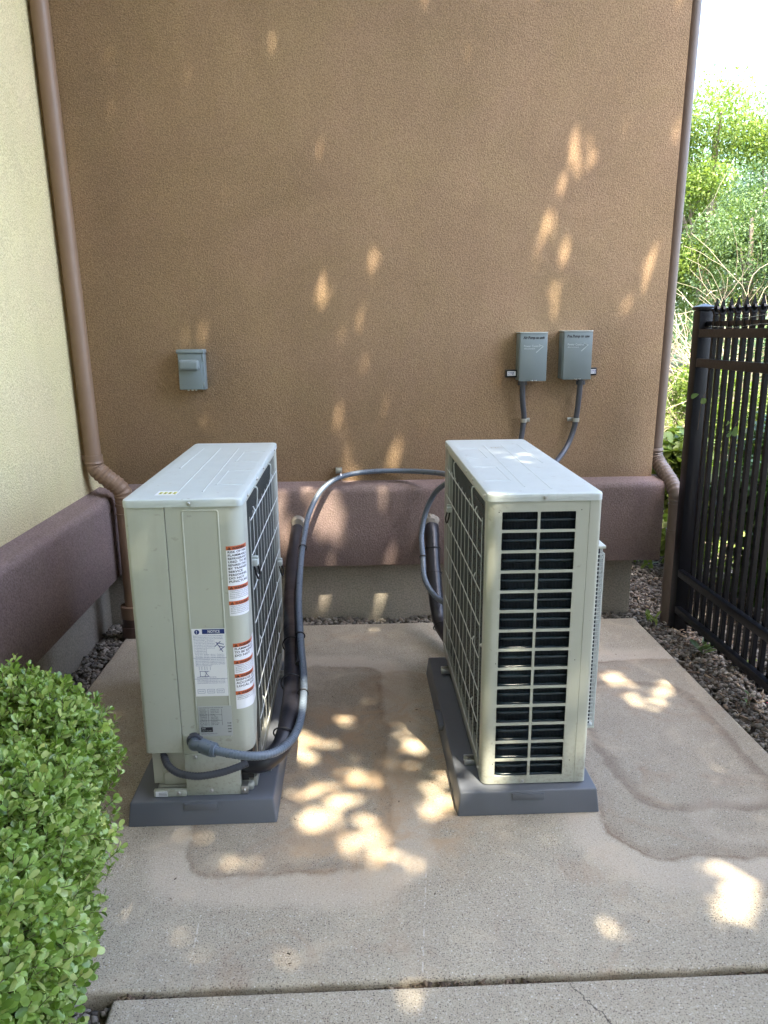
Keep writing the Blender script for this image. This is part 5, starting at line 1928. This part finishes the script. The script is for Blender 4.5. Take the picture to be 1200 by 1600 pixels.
tree('leafy_shrub', 'dark green shrub pressed against the far side of the fence', 'shrub', (2.55, 4.1, -0.06), 1.15, 0.5, 5200, M['leaf_dk'], 0.06, 45, trunk_r=0.014, clumps=20, crown_lo=0.02, leafshape='O')
tree('leafy_shrub', 'green shrub behind the pickets at the right edge', 'shrub', (2.75, 3.1, -0.06), 1.25, 0.55, 5200, M['leaf_dk'], 0.06, 46, trunk_r=0.014, clumps=20, crown_lo=0.02, leafshape='O')
tree('leafy_shrub', 'mid-green shrub further back behind the pickets', 'shrub', (4.3, 5.6, -0.05), 1.35, 0.8, 9000, M['leaf_mid'], 0.06, 47, trunk_r=0.02, clumps=24, crown_lo=0.02)
tree('leafy_shrub', 'broad yellow-green shrub behind the middle of the fence', 'shrub', (5.3, 6.9, -0.05), 1.5, 1.0, 10000, M['leaf_yel'], 0.06, 48, trunk_r=0.02, clumps=26, crown_lo=0.02)
tree('leafy_shrub', 'dark green shrub at the far right behind the fence', 'shrub', (4.0, 3.9, -0.05), 1.2, 0.7, 6000, M['leaf_dk'], 0.06, 49, trunk_r=0.02, clumps=20, crown_lo=0.02)


def wooded_slope():
    r = np.random.default_rng(61)
    n = 120000
    K = 90
    cx, cy = r.uniform(4, 34, K), r.uniform(23, 40, K)
    ch = 0.30 * np.hypot(cx, cy) + r.uniform(-1.0, 0.6, K)
    k = r.integers(0, K, n)
    d = rand_dirs(r, n) * (r.random(n) ** 0.4)[:, None]
    P = np.stack([cx[k] + d[:, 0] * 2.6, cy[k] + d[:, 1] * 2.2, ch[k] * (0.5 + 0.5 * d[:, 2]) + 0.3], 1)
    V_, F_ = leaves_geo(P, rand_dirs(r, n), rand_dirs(r, n) * .6 + np.array([0, 0, 1.]), r.uniform(0.12, 0.26, n), np.full(n, 0.9), LEAF_S, LEAF_SF)
    o = mk_np('far_wood', V_, F_, M['leaf_blue'], None, kind='stuff')
    o['label'] = 'far leafy wood filling the slope behind the nearer trees'
    o['category'] = 'wood'


wooded_slope()


# bare pale bush
def bare_bush(label, base, h, n, seed, spread=0.6, r0=0.012, curl=0.3):
    t = thing('bare_bush', label, 'bush', base)
    rr = random.Random(seed)
    mb = MB()
    B = Vector(base)
    for i in range(n):
        a = rr.uniform(0, 2 * PI)
        p = B + Vector((math.cos(a), math.sin(a), 0)) * rr.uniform(0, 0.2) * spread
        d = Vector((math.cos(a) * spread * rr.uniform(.1, 1), math.sin(a) * spread * rr.uniform(.1, 1), 1.0)).normalized()
        P = [p.copy()]
        hh = h * rr.uniform(0.5, 1.0)
        for k in range(9):
            d = (d + Vector((rr.uniform(-1, 1), rr.uniform(-1, 1), rr.uniform(-0.8, 0.3) - (0.06 * k * curl))) * curl).normalized()
            p = p + d * hh / 8
            P.append(p.copy())
            if k > 2 and rr.random() < 0.75:
                q = p.copy()
                e = (d + Vector((rr.uniform(-1, 1), rr.uniform(-1, 1), rr.uniform(-0.6, 0.8)))).normalized()
                Q = [q.copy()]
                for j in range(5):
                    e = (e + Vector((rr.uniform(-1, 1), rr.uniform(-1, 1), rr.uniform(-1, 0.6))) * 0.35).normalized()
                    q = q + e * hh * 0.06
                    Q.append(q.copy())
                mb.tube(Q, r0 * 0.42, 4)
        mb.tube(P, lambda k_, L: r0 * (1 - 0.6 * L / (hh * 1.3)), 5)
    mb.out('twigs', M['twig'], t, True)
    return t


bare_bush('pale dry tangled bush rising behind the fence post and downspout', (3.55, 7.4, 0.0), 2.15, 190, 3, 0.55, 0.0048, 0.45)
bare_bush('pale bare branching shrub standing in front of the tall trees', (6.0, 11.4, 0.1), 3.0, 26, 5, 0.5, 0.006, 0.30)


# ground cover
def ground_cover():
    r = np.random.default_rng(77)
    n = 26000
    P = np.stack([r.uniform(1.9, 11.0, n), r.uniform(4.3, 14.0, n), np.zeros(n)], 1)
    P = P[(P[:, 0] > 2.2) | (P[:, 1] > 4.8)]
    n = len(P)
    P[:, 2] = -0.09 + 0.25 * np.clip((P[:, 1] - 6) / 14, 0, 1) + r.random(n) * 0.14
    D = rand_dirs(r, n) * np.array([1, 1, .4]) + np.array([0, 0, 0.6])
    V_, F_ = leaves_geo(P, D, rand_dirs(r, n) * .5 + np.array([0, 0, 1.]), r.uniform(0.05, 0.12, n), r.uniform(0.5, 0.9, n), LEAF_S, LEAF_SF)
    o = mk_np('ground_cover', V_, F_, M['leaf_yel'], None, kind='stuff')
    o['label'] = 'low green ground cover beyond the fence'
    o['category'] = 'ground cover'


ground_cover()


def weed(label, base, n, L, seed, mat='leaf_mid', h=0.5):
    t = thing('weed', label, 'weed', base)
    rr = random.Random(seed)
    r = np.random.default_rng(seed)
    P = np.array([[base[0] + rr.uniform(-.02, .02), base[1] + rr.uniform(-.02, .02), base[2] + rr.uniform(0, .04)] for _ in range(n)])
    D = np.array([[math.cos(a), math.sin(a), h + rr.uniform(-.2, .3)] for a in [rr.uniform(0, 2 * PI) for _ in range(n)]])
    V_, F_ = leaves_geo(P, D, np.tile([0, 0, 1.0], (n, 1)) + 0.2 * rand_dirs(r, n), L * r.uniform(0.6, 1.2, n), np.full(n, 0.45), LEAF_OB, LEAF_OF)
    mk_np('leaves', V_, F_, M[mat], t)
    MB().tube([Vector(base) + Vector((0, 0, -0.03)), Vector(base) + Vector((0.004, 0.002, 0.05))], 0.002, 5).out('stem', M['twig_br'], t)
    return t


weed('small weed in the gravel corner at the foot of the right downspout', (1.60, 3.80, -0.02), 7, 0.06, 1, 'leaf_yel', 1.3)
weed('broad-leaved weed under the lowest fence rail, nearer the post', (1.70, 3.42, -0.02), 11, 0.085, 2, 'leaf_mid', 0.5)
weed('pale green weed under the lowest fence rail, nearer the camera', (1.80, 3.22, -0.02), 12, 0.06, 3, 'leaf_yel', 0.4)
weed('tiny weed between gravel and slab edge by the fence', (1.66, 2.9, -0.025), 6, 0.035, 4, 'leaf_mid', 0.4)

fl = thing('fallen_flower', 'small pink flower petals lying on the gravel by the fence', 'flower', (1.74, 2.86, -0.015))
pp = []
for k in range(5):
    a = 2 * PI * k / 5
    c = (1.74 + 0.008 * math.cos(a), 2.86 + 0.008 * math.sin(a), -0.004)
    mk('petal', [(1.74, 2.86, -0.010), (c[0] - 0.007 * math.sin(a), c[1] + 0.007 * math.cos(a), 0.0), (1.74 + 0.018 * math.cos(a), 2.86 + 0.018 * math.sin(a), -0.002), (c[0] + 0.007 * math.sin(a), c[1] - 0.007 * math.cos(a), 0.0)], [(0, 1, 2, 3)], M['petal'], fl)


def vine(label, y, z, n, seed):
    t = thing('vine_sprig', label, 'vine', (PX - 0.03, y, z))
    rr = random.Random(seed)
    r = np.random.default_rng(seed)
    P = np.array([[PX - 0.03 + rr.uniform(-.012, .004), y + rr.uniform(-.035, .035), z + rr.uniform(-.03, .03)] for _ in range(n)])
    D = np.array([[rr.uniform(-.5, .1), rr.uniform(-1, 1), rr.uniform(-.9, .4)] for _ in range(n)])
    V_, F_ = leaves_geo(P, D, np.tile([-1.0, -0.6, 0.5], (n, 1)), r.uniform(0.035, 0.055, n), np.full(n, 0.75), LEAF_OB, LEAF_OF)
    mk_np('leaves', V_, F_, M['leaf_mid'], t)
    MB().tube(spline([(PX - 0.02, y + .05, z - 0.16), (PX - 0.03, y + .02, z - 0.07), (PX - 0.03, y, z), (PX - 0.026, y - .04, z + 0.05)], 0.01), 0.0012, 5).out('stem', M['twig_br'], t)


vine('green vine leaves on the first pickets beside the post', 3.63, 1.215, 3, 1)
vine('green vine leaves hanging on the pickets further from the post', 3.30, 1.115, 4, 2)


# ------------------------------------------------------------------ the shade tree behind the viewer
def shade_tree():
    t = thing('shade_tree', 'tall broad tree behind the viewpoint that dapples the courtyard with shade', 'tree', (4.6, -4.2, -0.1))
    r = np.random.default_rng(99)
    s = np.array(SUN)
    ux = np.cross(s, [0, 0, 1.0]); ux /= np.linalg.norm(ux)
    uy = np.cross(ux, s)
    # openings in the crown, where the sun comes through: (x, y, z, radius, openness)
    H = [(1.139, 4.03, 2.47, .045, -1.0), (1.115, 4.03, 2.38, .035, -.9), (1.044, 4.03, 2.109, .050, -.8), (0.915, 4.03, 2.064, .05, -.7), (1.086, 4.03, 2.20, .035, -1.0),
         (1.103, 4.03, 1.894, .03, .5), (-0.2, 4.03, 1.80, .045, .6), (-0.085, 4.03, 1.79, .04, .45), (0.119, 4.03, 1.80, .05, .6), (0.008, 4.03, 1.42, .05, .5),
         (0.145, 4.03, 1.105, .04, .5), (0.229, 4.03, 0.885, .055, .9), (-0.01, 4.03, 0.92, .05, .5), (1.024, 4.03, 1.66, .03, .6), (1.552, 4.03, 1.80, .05, .6),
         (1.42, 4.03, 1.64, .03, .5), (-0.185, 3.93, 0.66, .07, .9), (-0.130, 3.93, 0.53, .06, .85), (-0.11, 3.93, 0.63, .05, .8), (-0.393, 3.93, 0.509, .05, .8),
         (0.172, 4.03, 0.11, .05, .8), (-0.222, 4.03, 0.10, .05, .8),
         (-0.134, 2.257, 0, .115, .95), (-0.07, 2.20, 0, .08, .9), (-0.148, 2.62, 0, .075, .7), (0.012, 2.02, 0, .07, .7), (0.053, 2.09, 0, .06, .7),
         (0.228, 2.449, 0, .095, .95), (0.265, 2.32, 0, .085, .95), (0.29, 2.24, 0, .06, .95), (0.35, 2.25, 0.08, .10, 1.9), (0.34, 2.30, 0.08, .05, 1.9), (0.184, 2.55, 0, .06, .7),
         (-0.02, 2.42, 0, .06, .7), (0.10, 1.93, 0, .05, .4), (0.18, 2.68, 0, .05, .5), (-0.05, 2.80, 0, .05, .4), (-0.35, 1.98, 0, .05, .3), (-0.16, 3.93, 0.58, .08, .9), (-0.44, 3.93, 0.60, .05, .6), (0.15, 3.93, 0.74, .04, .6), (1.061, 1.80, 0, .085, .5), (1.03, 1.72, 0, .05, .4), (0.638, 1.70, 0, .022, .1), (0.655, 1.60, 0, .03, .1), (0.08, 3.35, 0, .05, .5), 
         (1.395, 3.051, 0, .07, .45), (1.20, 2.93, 0, .09, .5), (1.162, 3.129, 0, .06, .6), (1.0, 3.3, 0, .05, .5),
         (0.447, 2.2, 0.45, .05, .6), (0.431, 2.2, 0.31, .05, .6), (0.700, 2.2, 0.435, .04, .7), (0.715, 2.2, 0.30, .04, .6), (0.69, 2.2, 0.18, .035, .6), (0.45, 2.2, 0.17, .04, .5),
         (0.45, 2.2, 0.98, .03, .4), (-0.60, 2.2, 0.845, .03, .6), (-0.605, 2.2, 1.02, .025, .6), (-0.55, 2.2, 0.775, .02, .5), (-0.52, 2.2, 1.005, .02, .5),
         (0.655, 2.857, 1.07, .045, .8), (0.649, 2.535, 1.07, .05, .8), (0.554, 2.607, 1.07, .045, .8), (0.528, 2.983, 1.07, .04, .7), (0.60, 2.72, 1.07, .045, .8), (0.62, 2.42, 1.07, .04, .7),
         (-0.245, 2.47, 0.25, .055, .95), (-0.32, 2.50, 0.30, .05, .9), (-0.29, 2.40, 0.2, .05, .9), (-0.2, 2.55, 0.3, .035, .9),
         (-1.0, 1.5, 0.7, .08, .3), (-0.8, 1.2, 0.7, .08, .3), (0.95, 2.35, 0, .06, .3), (1.3, 2.4, 0, .05, .3)]
    hr_ = random.Random(8)
    H2 = []
    for (hx, hy, hz_, rad_, op) in H:
        wall_ = hy > 3.9
        for q in range((7 if hy < 4 else 4) if wall_ else (1 if hx < -0.45 and hz_ > 0.7 else (3 if hz_ > 0.9 else 6))):
            sp_ = rad_ * (1.1 if wall_ else 0.95)
            H2.append((hx + hr_.uniform(-sp_, sp_), hy + (0 if wall_ else hr_.uniform(-sp_, sp_)), hz_ + (hr_.uniform(-2.2, 2.2) * sp_ if wall_ else 0), rad_ * (hr_.uniform(0.16, 0.40) if wall_ else hr_.uniform(0.30, 0.52)), op))
    H = H2
    # footprint grid of what the crown shades, in the plane across the sun
    cells = set()
    step = 0.25

    def cell(p):
        return (int(math.floor(p @ ux / step)), int(math.floor(p @ uy / step)))
    S_ = []
    for x in np.arange(-3.2, 2.5, 0.12):
        for y in np.arange(-0.6, 4.1, 0.12):
            S_.append((x, y, 0.0))
    for x in np.arange(-1.6, 2.35, 0.12):
        for z in np.arange(0, 3.6, 0.12):
            S_.append((x, 4.05, z))
    for y in np.arange(0, 4.05, 0.12):
        for z in np.arange(0, 3.8, 0.12):
            S_.append((-1.34, y, z))
    for y in np.arange(0.5, 4.05, 0.12):
        for z in np.arange(0, 1.7, 0.15):
            S_.append((1.72, y, z))
    for p in S_:
        c = cell(np.array(p))
        for i in (-1, 0, 1):
            for j in (-1, 0, 1):
                cells.add((c[0] + i, c[1] + j))
    cells = sorted(cells)
    n = 80000
    k = r.integers(0, len(cells), n)
    C = np.array(cells)[k] * step
    uv = C + r.random((n, 2)) * step
    # ragged rim
    z = 6.9 + 1.9 * r.random(n) + 0.4 * np.sin(uv[:, 0] * 2.3) * np.cos(uv[:, 1] * 1.9)
    P = uv[:, 0:1] * ux + uv[:, 1:2] * uy
    tt = (z - P[:, 2]) / s[2]
    P = P + tt[:, None] * s
    size = r.uniform(0.09, 0.15, n)
    D = rand_dirs(r, n) * np.array([1, 1, .6])
    U = rand_dirs(r, n) * 0.45 + s
    # keep the openings free (measure at the leaf's middle)
    x_, y_, z_ = frames(D, U)
    mid = P + y_ * (size * 0.5)[:, None]
    pdrop = np.zeros(n)
    for (hx, hy, hz_, hr, op) in H:
        if hy > 3.9:
            hr *= 1.0
        elif hz_ > 0.1 and hx < -0.45:
            hr *= 0.1
            op = 0.2
        elif hz_ > 0.1:
            hr *= 0.75
        q = mid - np.array([hx, hy, hz_])
        q = q - (q @ s)[:, None] * s
        dist = np.linalg.norm(q, axis=1)
        a = (dist < hr + 0.020)
        pr = 0.90 + 0.09 * op if hy > 3.9 else (0.88 + 0.10 * op if hz_ > 0.2 else 0.79 + 0.07 * op)
        pdrop = np.maximum(pdrop, a * pr)
    keep = r.random(n) > pdrop
    P, D, U, size = P[keep], D[keep], U[keep], size[keep]
    V_, F_ = leaves_geo(P, D, U, size, r.uniform(0.9, 1.2, len(P)), LEAF_S, LEAF_SF)
    mk_np('crown', V_, F_, M['leaf_dk'], t, kind='stuff')
    mb = MB()
    rr = random.Random(12)
    B = Vector((4.6, -4.2, -0.2))
    sp = spline([B, B + Vector((-0.1, -0.1, 3.5)), B + Vector((-0.9, 1.2, 5.6)), B + Vector((-2.0, 2.6, 7.2)), B + Vector((-3.2, 4.0, 8.2))], 0.25)
    mb.tube(sp, lambda i, L: max(0.30 - 0.018 * L, 0.05), 14)
    for i in range(16):
        q = Vector(P[r.integers(0, len(P))])
        s0 = sp[int(len(sp) * rr.uniform(0.55, 0.98))]
        mb.tube(spline([s0, s0.lerp(q, 0.5) + Vector((0, 0, 0.3)), q], 0.2), lambda k_, L: max(0.05 - 0.010 * L, 0.008), 7)
    mb.out('trunk', M['bark'], t, True)


shade_tree()


def evergreens():  # added row out of view, sized to cut sky light from behind
    """row of tall evergreens added unseen behind the viewpoint to block sky light"""
    rr = random.Random(15)
    for k in range(9):
        x0 = -8.5 + 2.15 * k + rr.uniform(-.2, .2)
        h = rr.uniform(10.8, 12.4)
        base = (x0, -5.6 + rr.uniform(-.3, .3), -0.1)
        t = thing('evergreen_sky_blocker', ['first', 'second', 'third', 'fourth', 'fifth', 'sixth', 'seventh', 'eighth', 'ninth'][k] + ' added evergreen from the left, unseen behind the viewpoint, blocking sky light', 'tree', base, 'evergreens added behind the viewpoint to block sky light')
        r = np.random.default_rng(50 + k)
        n = 8500
        z = r.random(n) ** 0.85
        rad = (1.5 * (1 - z ** 4) + 0.25) * np.sqrt(r.random(n))
        a = r.random(n) * 2 * PI
        P = np.stack([base[0] + rad * np.cos(a), base[1] + rad * np.sin(a), z * h], 1)
        V_, F_ = leaves_geo(P, rand_dirs(r, n), rand_dirs(r, n), r.uniform(0.16, 0.30, n), np.full(n, 0.75), LEAF_S, LEAF_SF)
        mk_np('crown', V_, F_, M['leaf_dk'], t, kind='stuff')
        MB().tube([Vector(base), Vector(base) + Vector((0.05, 0, h * .5)), Vector(base) + Vector((0, 0, h * .92))], lambda i, L: 0.15 - 0.015 * L, 8).out('trunk', M['bark'], t, True)


evergreens()
